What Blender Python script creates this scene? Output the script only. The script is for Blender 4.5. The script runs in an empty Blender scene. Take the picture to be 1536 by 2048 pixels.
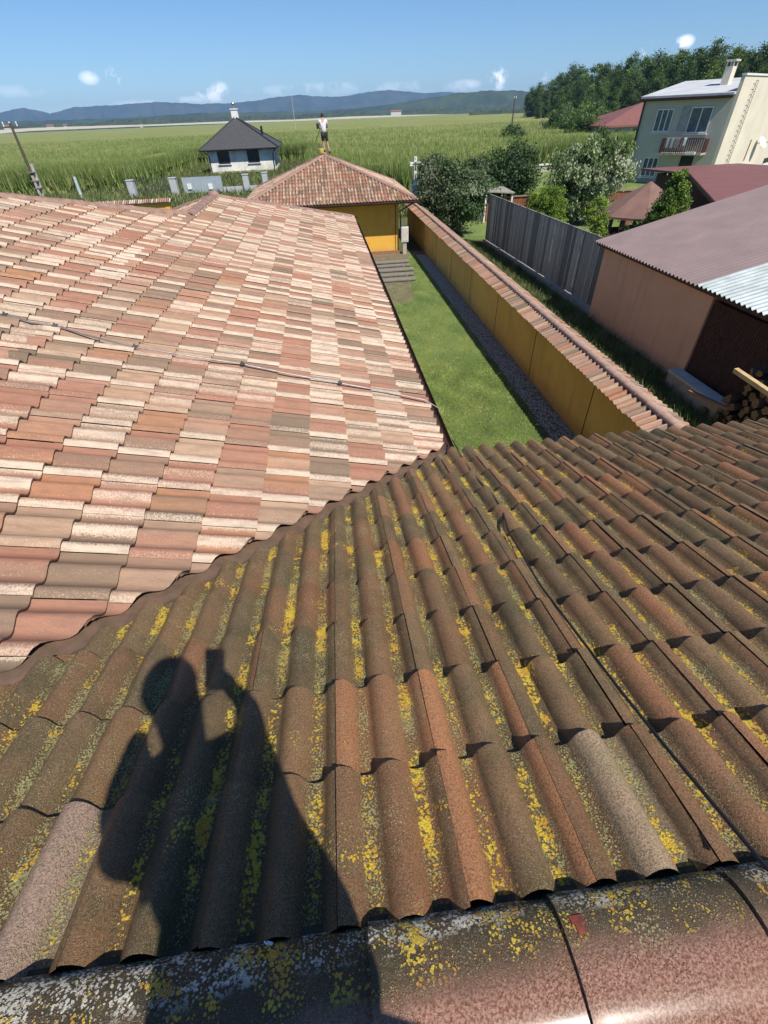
import bpy, bmesh, math, random
import numpy as np
from mathutils import Vector, Matrix
random.seed(7); RNG=np.random.default_rng(11)
S=bpy.context.scene; COL=S.collection
# ---------------------------------------------------------------- camera
W_,H_=1536,2048; F_=912.54
PI_,RO_,YA_=[math.radians(a) for a in (40.995,-2.4406,5.004)]
FW=np.array([math.sin(YA_)*math.cos(PI_),math.cos(YA_)*math.cos(PI_),-math.sin(PI_)])
_r0=np.array([math.cos(YA_),-math.sin(YA_),0.]); _u0=np.cross(_r0,FW)
RT=math.cos(RO_)*_r0+math.sin(RO_)*_u0; UP=-math.sin(RO_)*_r0+math.cos(RO_)*_u0
cd=bpy.data.cameras.new('camera'); cam=bpy.data.objects.new('camera',cd); COL.objects.link(cam); S.camera=cam
cd.sensor_fit='VERTICAL'; cd.sensor_height=36; cd.lens=36*F_/H_; cd.clip_start=.03; cd.clip_end=30000
cam.matrix_world=Matrix(((RT[0],UP[0],-FW[0],0),(RT[1],UP[1],-FW[1],0),(RT[2],UP[2],-FW[2],0),(0,0,0,1)))
S.render.resolution_x=768; S.render.resolution_y=1024
# ---------------------------------------------------------------- light
SUN=np.array([.339,-.592,.88]); SUN/=np.linalg.norm(SUN)
SUN_EL=math.asin(SUN[2]); SUN_AZ=math.atan2(SUN[0],SUN[1])
w=bpy.data.worlds.new('World'); S.world=w; w.use_nodes=True; nt=w.node_tree; nt.nodes.clear()
N=nt.nodes.new; L=nt.links.new
out=N('ShaderNodeOutputWorld'); bg=N('ShaderNodeBackground'); sky=N('ShaderNodeTexSky')
sky.sky_type='NISHITA'; sky.sun_disc=False; sky.sun_elevation=SUN_EL; sky.sun_rotation=SUN_AZ
sky.air_density=1.0; sky.dust_density=0.0; sky.ozone_density=3.5; sky.altitude=400
bg.inputs[1].default_value=.080
tc=N('ShaderNodeTexCoord')
# small fair-weather clouds low over the hills: soft blobs in the sky, broken up by noise
noi=N('ShaderNodeTexNoise'); noi.inputs['Scale'].default_value=26; noi.inputs['Detail'].default_value=6; noi.inputs['Roughness'].default_value=.62
L(tc.outputs['Generated'],noi.inputs['Vector'])
acc=None
def skydir(px,py):
    d=FW+((px-W_/2)/F_)*RT+((H_/2-py)/F_)*UP; return d/np.linalg.norm(d)
for px,py,rx,rz,st in ((178,156,.014,.008,.5),(232,152,.014,.011,.85),(425,190,.026,.009,.6),(440,182,.015,.012,.6),(380,200,.04,.005,.3),(300,205,.06,.004,.2),
     (994,158,.018,.015,.9),(930,170,.03,.007,.4),(1070,157,.022,.010,.6),(1368,84,.014,.008,.8),(1322,98,.026,.012,.75),(30,183,.05,.007,.15),(640,178,.12,.008,.25),(800,175,.1,.008,.2)):
    d=skydir(px,py); rt=np.cross(d,[0,0,1.]); rt/=np.linalg.norm(rt); up=np.cross(rt,d)
    sub=N('ShaderNodeVectorMath'); sub.operation='SUBTRACT'; L(tc.outputs['Generated'],sub.inputs[0]); sub.inputs[1].default_value=tuple(d)
    vals=[]
    for ax,s_ in ((rt,rx),(up,rz),(d,.3)):
        dt=N('ShaderNodeVectorMath'); dt.operation='DOT_PRODUCT'; L(sub.outputs[0],dt.inputs[0]); dt.inputs[1].default_value=tuple(ax/s_)
        m2=N('ShaderNodeMath'); m2.operation='MULTIPLY'; L(dt.outputs['Value'],m2.inputs[0]); L(dt.outputs['Value'],m2.inputs[1]); vals.append(m2)
    a1=N('ShaderNodeMath'); L(vals[0].outputs[0],a1.inputs[0]); L(vals[1].outputs[0],a1.inputs[1])
    a2=N('ShaderNodeMath'); L(a1.outputs[0],a2.inputs[0]); L(vals[2].outputs[0],a2.inputs[1])
    sq=N('ShaderNodeMath'); sq.operation='SUBTRACT'; sq.inputs[0].default_value=1.15; L(a2.outputs[0],sq.inputs[1])
    mx=N('ShaderNodeMath'); mx.operation='MULTIPLY'; L(sq.outputs[0],mx.inputs[0]); mx.inputs[1].default_value=st; mx.use_clamp=True
    if acc is None: acc=mx
    else:
        q_=N('ShaderNodeMath'); q_.operation='MAXIMUM'; L(acc.outputs[0],q_.inputs[0]); L(mx.outputs[0],q_.inputs[1]); acc=q_
ns=N('ShaderNodeMapRange'); ns.inputs[1].default_value=.45; ns.inputs[2].default_value=.56; L(noi.outputs[0],ns.inputs[0])
cm=N('ShaderNodeMath'); cm.operation='MULTIPLY'; L(acc.outputs[0],cm.inputs[0]); L(ns.outputs[0],cm.inputs[1]); cm.use_clamp=True
mix=N('ShaderNodeMixRGB'); L(cm.outputs[0],mix.inputs[0]); tint=N('ShaderNodeMixRGB'); tint.blend_type='MULTIPLY'; tint.inputs[0].default_value=1; tint.inputs[2].default_value=(.72,.915,1.13,1); L(sky.outputs[0],tint.inputs[1]); L(tint.outputs[0],mix.inputs[1]); mix.inputs[2].default_value=(17,17.2,17.6,1)
L(mix.outputs[0],bg.inputs[0]); L(bg.outputs[0],out.inputs[0])
sl=bpy.data.lights.new('sun','SUN'); so=bpy.data.objects.new('sun',sl); COL.objects.link(so)
sl.energy=4.9; sl.angle=math.radians(.55); sl.color=(1,.945,.85)
so.rotation_euler=Vector(SUN).to_track_quat('Z','Y').to_euler(); so.location=(20,-35,60)
S.view_settings.view_transform='Standard'; S.view_settings.look='None'; S.view_settings.exposure=0.36; S.view_settings.gamma=1
S.render.engine='CYCLES'
# ---------------------------------------------------------------- helpers
G=-5.3
def ray(px,py): return FW+((px-W_/2)/F_)*RT+((H_/2-py)/F_)*UP
def at(px,py,z=G):
    r=ray(px,py); return r*(z/r[2])
def onpl(px,py,P0,n):
    r=ray(px,py); n=np.array(n,float); return r*(np.dot(P0,n)/np.dot(r,n))
def tagk(o,label=None,cat=None,group=None,kind=None):
    if label: o['label']=label
    if cat: o['category']=cat
    if group: o['group']=group
    if kind: o['kind']=kind
    return o
def thing(name,label,cat,loc,group=None):
    o=bpy.data.objects.new(name,None); COL.objects.link(o); o.location=loc; o.empty_display_size=.2
    o['org']=[float(v) for v in loc]
    return tagk(o,label,cat,group)
def org(o): return np.array(o['org']) if (o is not None and 'org' in o) else np.zeros(3)
def link(name,me,parent=None,loc=(0,0,0)):
    o=bpy.data.objects.new(name,me); COL.objects.link(o)
    if parent is not None: o.parent=parent; o['org']=[float(v) for v in org(parent)]
    else: o.location=loc; o['org']=[float(v) for v in loc]
    return o
def mesh_obj(name,V,Fc,mats,parent=None,loc=(0,0,0),smooth=False,mi=None):
    o0=org(parent) if parent is not None else np.array(loc,float)
    me=bpy.data.meshes.new(name); V=np.asarray(V,float)-o0
    me.from_pydata([tuple(v) for v in V],[],[tuple(f) for f in Fc]); 
    for m in (mats if isinstance(mats,(list,tuple)) else [mats]): me.materials.append(m)
    if mi is not None: me.polygons.foreach_set('material_index',mi)
    if smooth: me.polygons.foreach_set('use_smooth',[True]*len(me.polygons))
    me.update()
    return link(name,me,parent,loc)
class MB:
    def __init__(s): s.v=[]; s.f=[]; s.m=[]
    def add(s,V,Fc,m=0):
        b=len(s.v); s.v+= [tuple(map(float,v)) for v in V]; s.f+=[tuple(i+b for i in f) for f in Fc]; s.m+=[m]*len(Fc); return s
    def frame(s,O,A,B,C,m=0):   # box from origin O with edge vectors A,B,C
        O,A,B,C=[np.array(a,float) for a in (O,A,B,C)]
        if np.dot(np.cross(A,B),C)<0: A,B=B,A
        V=[O,O+A,O+A+B,O+B,O+C,O+A+C,O+A+B+C,O+B+C]
        return s.add(V,[(0,3,2,1),(4,5,6,7),(0,1,5,4),(1,2,6,5),(2,3,7,6),(3,0,4,7)],m)
    def box(s,x0,x1,y0,y1,z0,z1,m=0): return s.frame((x0,y0,z0),(x1-x0,0,0),(0,y1-y0,0),(0,0,z1-z0),m)
    def tube(s,P,R,n=8,m=0,cap=True):
        P=[np.array(p,float) for p in P]
        if np.isscalar(R): R=[R]*len(P)
        V=[];Fc=[]; pa=None
        for i,p in enumerate(P):
            d=P[min(i+1,len(P)-1)]-P[max(i-1,0)]; d/=np.linalg.norm(d)
            a=np.cross(d,[0,0,1.]) if abs(d[2])<.95 else np.cross(d,[1.,0,0])
            a/=np.linalg.norm(a)
            if pa is not None:
                a2=pa-d*np.dot(pa,d)
                if np.linalg.norm(a2)>.1: a=a2/np.linalg.norm(a2)
            pa=a; b=np.cross(d,a)
            for k in range(n):
                t=2*math.pi*k/n; V.append(p+R[i]*(math.cos(t)*a+math.sin(t)*b))
        for i in range(len(P)-1):
            for k in range(n):
                Fc.append((i*n+k,i*n+(k+1)%n,(i+1)*n+(k+1)%n,(i+1)*n+k))
        if cap: Fc.append(tuple(range(n))[::-1]); Fc.append(tuple((len(P)-1)*n+k for k in range(n)))
        return s.add(V,Fc,m)
    def poly(s,pts,thick,m=0):   # flat polygon extruded by vector thick
        n=len(pts); P=[np.array(p,float) for p in pts]; T=np.array(thick,float)
        V=P+[p+T for p in P]; Fc=[tuple(range(n))[::-1],tuple(range(n,2*n))]+[(i,(i+1)%n,n+(i+1)%n,n+i) for i in range(n)]
        return s.add(V,Fc,m)
    def ell(s,c,r,m=0,n=12,jit=0):
        V=[];Fc=[];h=n//2
        for i in range(h+1):
            a=math.pi*i/h
            for k in range(n):
                b=2*math.pi*k/n; j=1+random.uniform(-jit,jit)
                V.append((c[0]+r[0]*j*math.sin(a)*math.cos(b),c[1]+r[1]*j*math.sin(a)*math.sin(b),c[2]+r[2]*math.cos(a)))
        for i in range(h):
            for k in range(n): Fc.append((i*n+k,(i+1)*n+k,(i+1)*n+(k+1)%n,i*n+(k+1)%n))
        return s.add(V,Fc,m)
    def build(s,name,mats,parent=None,loc=(0,0,0),smooth=False):
        o=mesh_obj(name,s.v,s.f,mats,parent,loc,smooth,s.m)
        if smooth:
            o.data.set_sharp_from_angle(angle=math.radians(40))
        return o
# ---------------------------------------------------------------- materials
class NT:
    def __init__(s,name):
        s.m=bpy.data.materials.new(name); s.m.use_nodes=True; s.t=s.m.node_tree; s.b=s.t.nodes['Principled BSDF']; s.o=s.t.nodes['Material Output']
        s.c=None
    def n(s,t,**k):
        x=s.t.nodes.new(t)
        for a,v in k.items():
            if hasattr(x,a): setattr(x,a,v)
            else: x.inputs[a.replace('_',' ')].default_value=v
        return x
    def l(s,a,b): s.t.links.new(a,b)
    def co(s):
        if s.c is None: s.c=s.n('ShaderNodeTexCoord')
        return s.c.outputs['Object']
    def noise(s,scale,detail=4,rough=.55,vec=None,stretch=None):
        x=s.n('ShaderNodeTexNoise',Scale=scale,Detail=detail,Roughness=rough); v=vec or s.co()
        if stretch:
            mp=s.n('ShaderNodeMapping'); mp.inputs['Scale'].default_value=stretch; s.l(v,mp.inputs[0]); v=mp.outputs[0]
        s.l(v,x.inputs['Vector']); return x.outputs[0]
    def vor(s,scale,feature='F1',out='Distance'):
        x=s.n('ShaderNodeTexVoronoi',Scale=scale); x.feature=feature; s.l(s.co(),x.inputs['Vector']); return x.outputs[out]
    def mr(s,v,a,b,c=0,d=1):
        x=s.n('ShaderNodeMapRange'); x.inputs[1].default_value=a; x.inputs[2].default_value=b; x.inputs[3].default_value=c; x.inputs[4].default_value=d; s.l(v,x.inputs[0]); return x.outputs[0]
    def math(s,op,a,b,clamp=False):
        x=s.n('ShaderNodeMath'); x.operation=op; x.use_clamp=clamp
        for i,v in enumerate((a,b)):
            if isinstance(v,(int,float)): x.inputs[i].default_value=v
            elif v is not None: s.l(v,x.inputs[i])
        return x.outputs[0]
    def mix(s,f,a,b,mode='MIX'):
        x=s.n('ShaderNodeMixRGB'); x.blend_type=mode
        for i,v in enumerate((f,a,b)):
            if isinstance(v,(int,float)): x.inputs[i].default_value=v
            elif isinstance(v,tuple): x.inputs[i].default_value=v if len(v)==4 else (*v,1)
            else: s.l(v,x.inputs[i])
        return x.outputs[0]
    def bump(s,h,dist=.01,st=1.):
        x=s.n('ShaderNodeBump'); x.inputs['Distance'].default_value=dist; x.inputs['Strength'].default_value=st; s.l(h,x.inputs['Height']); s.l(x.outputs[0],s.b.inputs['Normal'])
    def attr(s,name,out='Color'):
        x=s.n('ShaderNodeAttribute'); x.attribute_name=name; return x.outputs[out]
    def base(s,v):
        if isinstance(v,tuple): s.b.inputs['Base Color'].default_value=(*v,1)
        else: s.l(v,s.b.inputs['Base Color'])
    def rough(s,v):
        if isinstance(v,(int,float)): s.b.inputs['Roughness'].default_value=v
        else: s.l(v,s.b.inputs['Roughness'])
def M(name,c,rough=.8,c2=None,scale=3,bump=0,bscale=None,metal=0,detail=5,stretch=None,lo=.35,hi=.65,spec=.5):
    s=NT(name)
    c2=c2 or tuple(v*.72 for v in c)
    n=s.noise(scale,detail,.6,stretch=stretch)
    f=s.mr(n,lo,hi); s.base(s.mix(f,c,c2)); s.rough(rough); s.b.inputs['Metallic'].default_value=metal
    s.b.inputs['Specular IOR Level'].default_value=spec
    if bump: s.bump(s.noise(bscale or scale*6,6,.6),bump)
    return s.m
# -- pink variegated tile
def mat_pink(name,scale=1.):
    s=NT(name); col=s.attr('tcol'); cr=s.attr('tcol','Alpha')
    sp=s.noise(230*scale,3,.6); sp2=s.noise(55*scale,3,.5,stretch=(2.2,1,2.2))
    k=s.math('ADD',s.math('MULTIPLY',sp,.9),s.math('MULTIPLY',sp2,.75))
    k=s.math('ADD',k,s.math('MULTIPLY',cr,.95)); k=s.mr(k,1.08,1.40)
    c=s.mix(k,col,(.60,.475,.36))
    st=s.mr(s.noise(16*scale,5,.6,stretch=(.5,3,.5)),.42,.72); c=s.mix(s.math('MULTIPLY',st,.45),c,(.13,.085,.07))
    big=s.mr(s.noise(.6,3,.5),.35,.7); c=s.mix(s.math('MULTIPLY',big,.22),c,(.20,.15,.11))
    dk=s.mr(s.noise(330,3,.6),.58,.68); c=s.mix(s.math('MULTIPLY',dk,.55),c,(.07,.05,.045))
    s.base(c); s.rough(.72); s.b.inputs['Specular IOR Level'].default_value=.35
    s.bump(s.math('ADD',s.noise(500,2,.6),s.noise(60,3,.5)),.0016,.8); return s.m
# -- mossy weathered tile: tcol alpha = channel mask (1 in pans)
def mat_moss(name,ridge=False):
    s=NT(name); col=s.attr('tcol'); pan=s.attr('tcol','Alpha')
    big=s.noise(1.7,4,.6); med=s.noise(9,5,.62); fine=s.noise(190,3,.65); grit=s.noise(900,2,.5)
    c=col
    sc_=s.n('ShaderNodeSeparateColor'); s.l(col,sc_.inputs[0]); keep=s.mr(sc_.outputs[0],.20,.45,1,.15)
    gr=s.math('MULTIPLY',s.mr(med,.36,.62),keep); c=s.mix(s.math('MULTIPLY',gr,.64),c,(.125,.088,.035))
    dg=s.mr(s.noise(4.3,6,.7),.50,.62); c=s.mix(s.math('MULTIPLY',s.math('MULTIPLY',dg,keep),.62),c,(.062,.066,.022))
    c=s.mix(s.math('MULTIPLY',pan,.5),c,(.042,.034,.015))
    c=s.mix(s.mr(fine,.42,.62,0,.58),c,(.036,.025,.012))
    gt=s.mr(s.noise(520,2,.6),.61,.67); c=s.mix(s.math('MULTIPLY',gt,.75),c,(.52,.42,.27))
    v1=s.vor(88 if not ridge else 125); v2=s.vor(150); v3=s.vor(135); v4=s.vor(210)
    # small pale dots everywhere, denser where the noise says so
    dm=s.math('MULTIPLY',s.mr(v4,.26,.14),s.mr(s.noise(5.2,6,.75),.43,.58)); c=s.mix(s.math('MULTIPLY',dm,.85),c,s.mix(s.noise(33,2),(.30,.30,.16),(.62,.58,.42)))
    m2=s.math('ADD',s.math('MULTIPLY',pan,.20),s.math('MULTIPLY',s.noise(3.4,6,.72,stretch=(1.3,1,1)),.9))
    spotB=s.math('SUBTRACT',m2,s.math('MULTIPLY',v2,.55)); k2=s.mr(spotB,.375,.445)
    pale=s.mix(s.mr(s.noise(240,2),.4,.6),(.20,.19,.07),(.48,.44,.22))
    c=s.mix(s.math('MULTIPLY',k2,.85),c,pale)
    ymod=s.mr(s.noise(2.6,6,.7),.38,.62,-.17,.065)
    m1=s.math('ADD',s.math('MULTIPLY',pan,.27),s.math('MULTIPLY',s.noise(7.3,7,.74),.95)); m1=s.math('ADD',m1,ymod)
    spotA=s.math('SUBTRACT',m1,s.math('MULTIPLY',v1,.36)); spotA=s.math('ADD',spotA,s.math('MULTIPLY',s.noise(180,3,.6),.24))
    k1=s.mr(spotA,.672 if not ridge else .71,.712 if not ridge else .75)
    yel=s.mix(s.mr(s.noise(24,3),.42,.6),(.74,.55,.06),(.66,.36,.045)); yel=s.mix(s.mr(s.noise(250,2),.5,.62,0,.55),yel,(.24,.16,.025))
    c=s.mix(k1,c,yel)
    h=s.math('ADD',s.math('MULTIPLY',fine,.6 if not ridge else .35),s.math('ADD',s.math('MULTIPLY',grit,.6),s.math('MULTIPLY',s.math('ADD',k1,k2),.5)))
    if ridge:
        # red glaze on the crown with pale flecks painting its shine, black moss and white crust along the low edge
        sep=s.n('ShaderNodeSeparateXYZ'); s.l(s.co(),sep.inputs[0])
        yy=s.math('ADD',s.math('ADD',sep.outputs[1],4.95),s.math('MULTIPLY',s.noise(7,5,.65),.10))
        sx=s.math('ADD',sep.outputs[0],-3.0); yy=s.math('ADD',yy,s.mr(sx,.25,-.35,0,.05)); e=s.mr(yy,.105,.14)
        crown=s.mr(yy,.095,.035); c=s.mix(s.math('MULTIPLY',crown,.85),c,s.mix(s.mr(fine,.4,.6),(.24,.085,.048),(.55,.31,.22)))
        mossm=s.mr(s.noise(17,6,.7),.40,.56); c=s.mix(s.math('MULTIPLY',e,s.math('MULTIPLY',mossm,.8)),c,(.040,.038,.015))
        wv=s.math('SUBTRACT',s.noise(13,5,.7),s.math('MULTIPLY',v3,.36)); wk=s.math('MULTIPLY',s.mr(wv,.31,.355),s.mr(yy,.13,.16)); wk=s.math('MULTIPLY',wk,s.mr(s.noise(120,3,.7),.40,.48))
        c=s.mix(wk,c,s.mix(s.noise(60,2),(.60,.56,.44),(.86,.82,.70)))
        yk=s.math('SUBTRACT',s.noise(10,5,.7),s.math('MULTIPLY',v1,.33)); yk=s.math('MULTIPLY',s.mr(yk,.40,.44),s.mr(yy,.07,.105)); c=s.mix(yk,c,yel)
        h=s.math('ADD',h,s.math('MULTIPLY',s.math('ADD',wk,yk),1.2))
        s.rough(s.mr(crown,0,1,.62,.21)); s.l(s.math('MULTIPLY',crown,.45),s.b.inputs['Coat Weight']); s.b.inputs['Coat Roughness'].default_value=.22; s.b.inputs['Specular IOR Level'].default_value=.8
    else: s.rough(s.mr(fine,.35,.65,.28,.60))
    s.b.inputs['Specular IOR Level'].default_value=.42 if not ridge else .5
    s.base(c); s.bump(h,.0050 if not ridge else .0055,1.0); return s.m
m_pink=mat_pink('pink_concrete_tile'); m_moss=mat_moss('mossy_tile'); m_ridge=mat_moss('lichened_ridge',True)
m_far=mat_pink('pink_tile_far')
m_cap=M('ridge_cap_clay',(.34,.205,.155),.75,(.21,.13,.10),9,.003,90)
m_flash=M('brown_flashing',(.15,.09,.06),.6,(.09,.06,.04),14,.001,60)
m_dark=M('roof_felt',(.022,.018,.015),.95)
m_gutter=M('brown_gutter',(.10,.05,.035),.45,(.06,.035,.025),8)
def plaster(name,c,c2,dirt):
    s=NT(name); sep=s.n('ShaderNodeSeparateXYZ'); s.l(s.co(),sep.inputs[0])
    b=s.mix(s.mr(s.noise(1.3,5,.6),.35,.68),c,c2)
    st=s.mr(s.noise(2.6,5,.6,stretch=(1.6,1.6,.16)),.52,.72); b=s.mix(s.math('MULTIPLY',st,.32),b,dirt)
    z=s.math('ADD',sep.outputs[2],s.math('MULTIPLY',s.noise(2.2,6,.7),-.55)); b=s.mix(s.math('MULTIPLY',s.mr(z,.12,-.22),.6),b,dirt)
    sp=s.mr(s.noise(9,6,.72),.62,.70); b=s.mix(s.math('MULTIPLY',sp,.25),b,dirt)
    s.base(b); s.rough(.92); s.b.inputs['Specular IOR Level'].default_value=.25; s.bump(s.noise(90,5,.6),.004); return s.m
m_yel=plaster('ochre_plaster',(.84,.49,.14),(.72,.41,.115),(.34,.22,.10))
m_yelf=plaster('yellow_plaster',(.76,.42,.07),(.68,.37,.06),(.38,.24,.09))
m_joint=M('dark_joint',(.10,.055,.02),.9)
m_peach=plaster('peach_render',(.88,.50,.30),(.78,.44,.26),(.46,.28,.18))
m_conc=M('concrete',(.46,.42,.35),.9,(.31,.28,.24),5,.004,60)
m_concp=M('pale_concrete',(.62,.58,.50),.85,(.48,.45,.39),6,.003,60)
m_wood=M('weathered_wood',(.30,.22,.13),.8,(.17,.12,.07),6,.003,50,stretch=(1,6,6))
m_woodp=M('fresh_timber',(.62,.46,.24),.7,(.48,.33,.16),5,.002,50)
m_slat=M('dark_brown_slats',(.12,.055,.035),.8,(.07,.033,.022),9)
m_blk=M('black_rubber',(.012,.012,.012),.5)
m_wire=M('galvanised_wire',(.36,.35,.33),.42,(.24,.23,.21),20,metal=.7)
m_white=M('white_paint',(.74,.74,.72),.6,(.64,.64,.62),4)
m_red=M('red_metal_clip',(.30,.06,.03),.6,(.14,.045,.03),60)
# ---------------------------------------------------------------- tiles
def roll_prof(u,sharp,h):
    ph=np.mod(u/.15+.25,1.0); r=.68
    on=ph<r
    z=np.where(on,h*np.power(np.clip(np.sin(np.pi*np.clip(ph/r,0,1)),0,1),sharp),-.005*np.sin(np.pi*np.clip((ph-r)/(1-r),0,1)))
    return z,ph
def soft_prof(u,sharp,h):
    ph=np.mod(u/.15+.25,1.0); return h*(.5-.5*np.cos(2*np.pi*ph))**1.05,ph
PINKS=np.array([(0.346,0.161,0.102),(0.388,0.208,0.137),(0.321,0.142,0.087),(0.270,0.157,0.102),(0.227,0.149,0.094),(0.169,0.118,0.076),(0.363,0.173,0.087),(0.421,0.275,0.178),(0.321,0.204,0.133)])
PINKW=np.array([.18,.16,.12,.14,.11,.06,.05,.10,.10])
def tile_patch(target,O,U,Vd,iu,iv,g,planes,kind,nseg=16,rng=None,wid=.3,skip=None):
    """rows iv x columns iu of lapped two-roll tiles, clipped by planes (co,no keep positive side), merged in target bmesh"""
    rng=rng or RNG
    U=np.array(U,float); Vd=np.array(Vd,float); Nn=np.cross(U,Vd); 
    if Nn[2]<0: Nn=-Nn
    lap=.03; u=np.linspace(.0,wid-.0012,nseg+1)
    if kind=='moss': rings=[0,.33*g,.66*g,g,g+lap-.006,g+lap]; z,ph=roll_prof(u,.64,.048)
    else: rings=[0,.5*g,g,g+lap]; z,ph=soft_prof(u,1,.052)
    nr=len(rings)
    A=[];C=[];Fc=[];b=0
    for i in iu:
        for j in iv:
            c0=O+U*(i*wid)+Vd*(j*g)
            ctr=c0+U*wid/2+Vd*g/2
            ok=True
            for co,no in planes:
                if np.dot(ctr-co,no)< -.36: ok=False;break
            if not ok or (skip and skip(ctr)): continue
            ju,jv,jn,tw=rng.normal(0,.0006),rng.normal(0,.003),rng.normal(0,.0007),rng.normal(0,.0015)
            off=[.006+.021*min(r/g,1.05) for r in rings]
            rr=list(rings)+[rings[-1],rings[-1]-.05]; of=off+[off[-1]-.0145,off[-1]-.0145]
            edge=.0035*(1-u/wid)
            if kind=='moss':
                bc=[np.array([(.26,.135,.060),(.34,.150,.064),(.40,.165,.068),(.22,.130,.058),(.30,.175,.080),(.33,.165,.070)][rng.integers(6)])*rng.uniform(.85,1.15) for _ in range(2)]
                if (i,j) in MOSS_SPECIAL: bc[MOSS_SPECIAL[(i,j)][0]]=np.array(MOSS_SPECIAL[(i,j)][1])
                elif j<=1 : bc=[np.array([(.50,.205,.085),(.43,.195,.085),(.34,.19,.085)][rng.integers(3)])*rng.uniform(.75,1.2) for _ in range(2)] if c0[0]>-.2 else bc
                uu=(np.floor(u/.15+.25)>=1).astype(int); uu=np.where(u/.15+.25>=2,0,uu)
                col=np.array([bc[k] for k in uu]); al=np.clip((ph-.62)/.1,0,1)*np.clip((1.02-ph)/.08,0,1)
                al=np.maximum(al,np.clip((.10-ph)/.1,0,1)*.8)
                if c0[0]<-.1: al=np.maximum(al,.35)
            else:
                p0=PINKS[rng.choice(len(PINKS),p=PINKW/PINKW.sum())]; p1=PINKS[rng.choice(len(PINKS),p=PINKW/PINKW.sum())] if rng.random()<.75 else p0
                if rng.random()<.012: p0=p1=np.array((.37,.17,.09))
                # colour drifts across the tile; cream finish, also painting light onto the sunny flank of the rolls
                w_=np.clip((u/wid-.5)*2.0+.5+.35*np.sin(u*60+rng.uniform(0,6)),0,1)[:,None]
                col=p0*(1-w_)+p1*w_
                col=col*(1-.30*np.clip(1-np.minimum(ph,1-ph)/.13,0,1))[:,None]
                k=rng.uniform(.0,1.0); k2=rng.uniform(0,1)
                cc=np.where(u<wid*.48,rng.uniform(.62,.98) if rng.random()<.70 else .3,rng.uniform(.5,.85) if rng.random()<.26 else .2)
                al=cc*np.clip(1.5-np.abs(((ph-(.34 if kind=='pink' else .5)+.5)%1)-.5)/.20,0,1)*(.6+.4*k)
            for q in range(len(rr)):
                vv=c0+np.outer(u+ju,U)+Vd*(rr[q]+jv)+np.outer(z+of[q]+edge+jn+tw*(u/wid-.5)*2,Nn)
                if kind=='moss' and q<nr: vv=vv+np.outer(rng.normal(0,.0006,len(u)),Nn)
                A.append(vv); dk=1. if q<nr else .38  # end faces darkened in colour, painting the shade of the gap beneath
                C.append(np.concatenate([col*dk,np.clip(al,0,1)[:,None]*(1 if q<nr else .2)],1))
            n1=nseg+1
            for q in range(len(rr)-1):
                s0=b+q*n1
                for k in range(nseg): Fc.append((s0+k,s0+k+1,s0+n1+k+1,s0+n1+k))
            # thin side skirt at the lapping edge
            b+=n1*len(rr)
    if not A: return
    A=np.concatenate(A); C=np.concatenate(C)
    me=bpy.data.meshes.new('t'); me.vertices.add(len(A)); me.vertices.foreach_set('co',A.ravel())
    Fa=np.array(Fc,dtype=np.int32); me.loops.add(Fa.size); me.loops.foreach_set('vertex_index',Fa.ravel())
    me.polygons.add(len(Fa)); me.polygons.foreach_set('loop_start',np.arange(0,Fa.size,4,dtype=np.int32)); me.polygons.foreach_set('loop_total',np.full(len(Fa),4,dtype=np.int32))
    me.update(); at_=me.color_attributes.new('tcol','FLOAT_COLOR','POINT'); at_.data.foreach_set('color',C.ravel())
    bm=bmesh.new(); bm.from_mesh(me)
    for co,no in planes:
        geom=bm.verts[:]+bm.edges[:]+bm.faces[:]
        bmesh.ops.bisect_plane(bm,geom=geom,plane_co=tuple(co),plane_no=tuple(no),clear_inner=True)
    bm.to_mesh(me); bm.free(); target.append(me)
def join_patches(name,patches,mats,parent):
    bm=bmesh.new()
    for me in patches: bm.from_mesh(me)
    o0=org(parent)
    bmesh.ops.translate(bm,verts=bm.verts,vec=tuple(-o0))
    for f in bm.faces: f.smooth=True
    me=bpy.data.meshes.new(name); bm.to_mesh(me); bm.free()
    for m in mats: me.materials.append(m)
    me.set_sharp_from_angle(angle=math.radians(50))
    return link(name,me,parent)
MOSS_SPECIAL={(2,0):(1,(.52,.36,.22)),(-3,0):(1,(.56,.37,.28))}
V3=lambda *a: np.array(a,float)
def vp(co,no): return (V3(*co),V3(*no))
# ---------------------------------------------------------------- main house
T=.2963; XE,YE,ZE=.845,3.363,-2.346; ZR=-1.350; XR=XE-(ZR-ZE)/T; YH1,YH2=10.5,13.25
YF=16.37; TE=(ZR-ZE)/(YF-YH2); XM=-6.6; ZM=ZE+T*(XE-XM); YR=-3.45
house=thing('house','house with pink variegated tiles on the left wing and dark mossy tiles in front','house',(-3,5,G))
nrm=math.hypot(1,T); d1=V3(1,0,-T)/nrm; d2=V3(0,1,-T)/nrm; s2=math.sqrt(.5)
O1=V3(XE+.04,0,ZE-T*.04)   # eave end of the courses
g1=.312; nr1=int(8.2/g1)
O1=O1-d1*(nr1*g1+.03)
P1=[]
valley=vp((XE-.02,YE+.06,0),(-s2,s2,0))         # keep far side of the valley
tile_patch(P1,O1,(0,1,0),d1,range(-3,56),range(0,nr1),g1,[valley,vp((XR,0,0),(1,0,0)),vp((XR,YH2,0),(XE-XR and (YF-YH2)/math.hypot(XE-XR,YF-YH2),-(XE-XR)/math.hypot(XE-XR,YF-YH2),0))],'pink',14)
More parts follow.
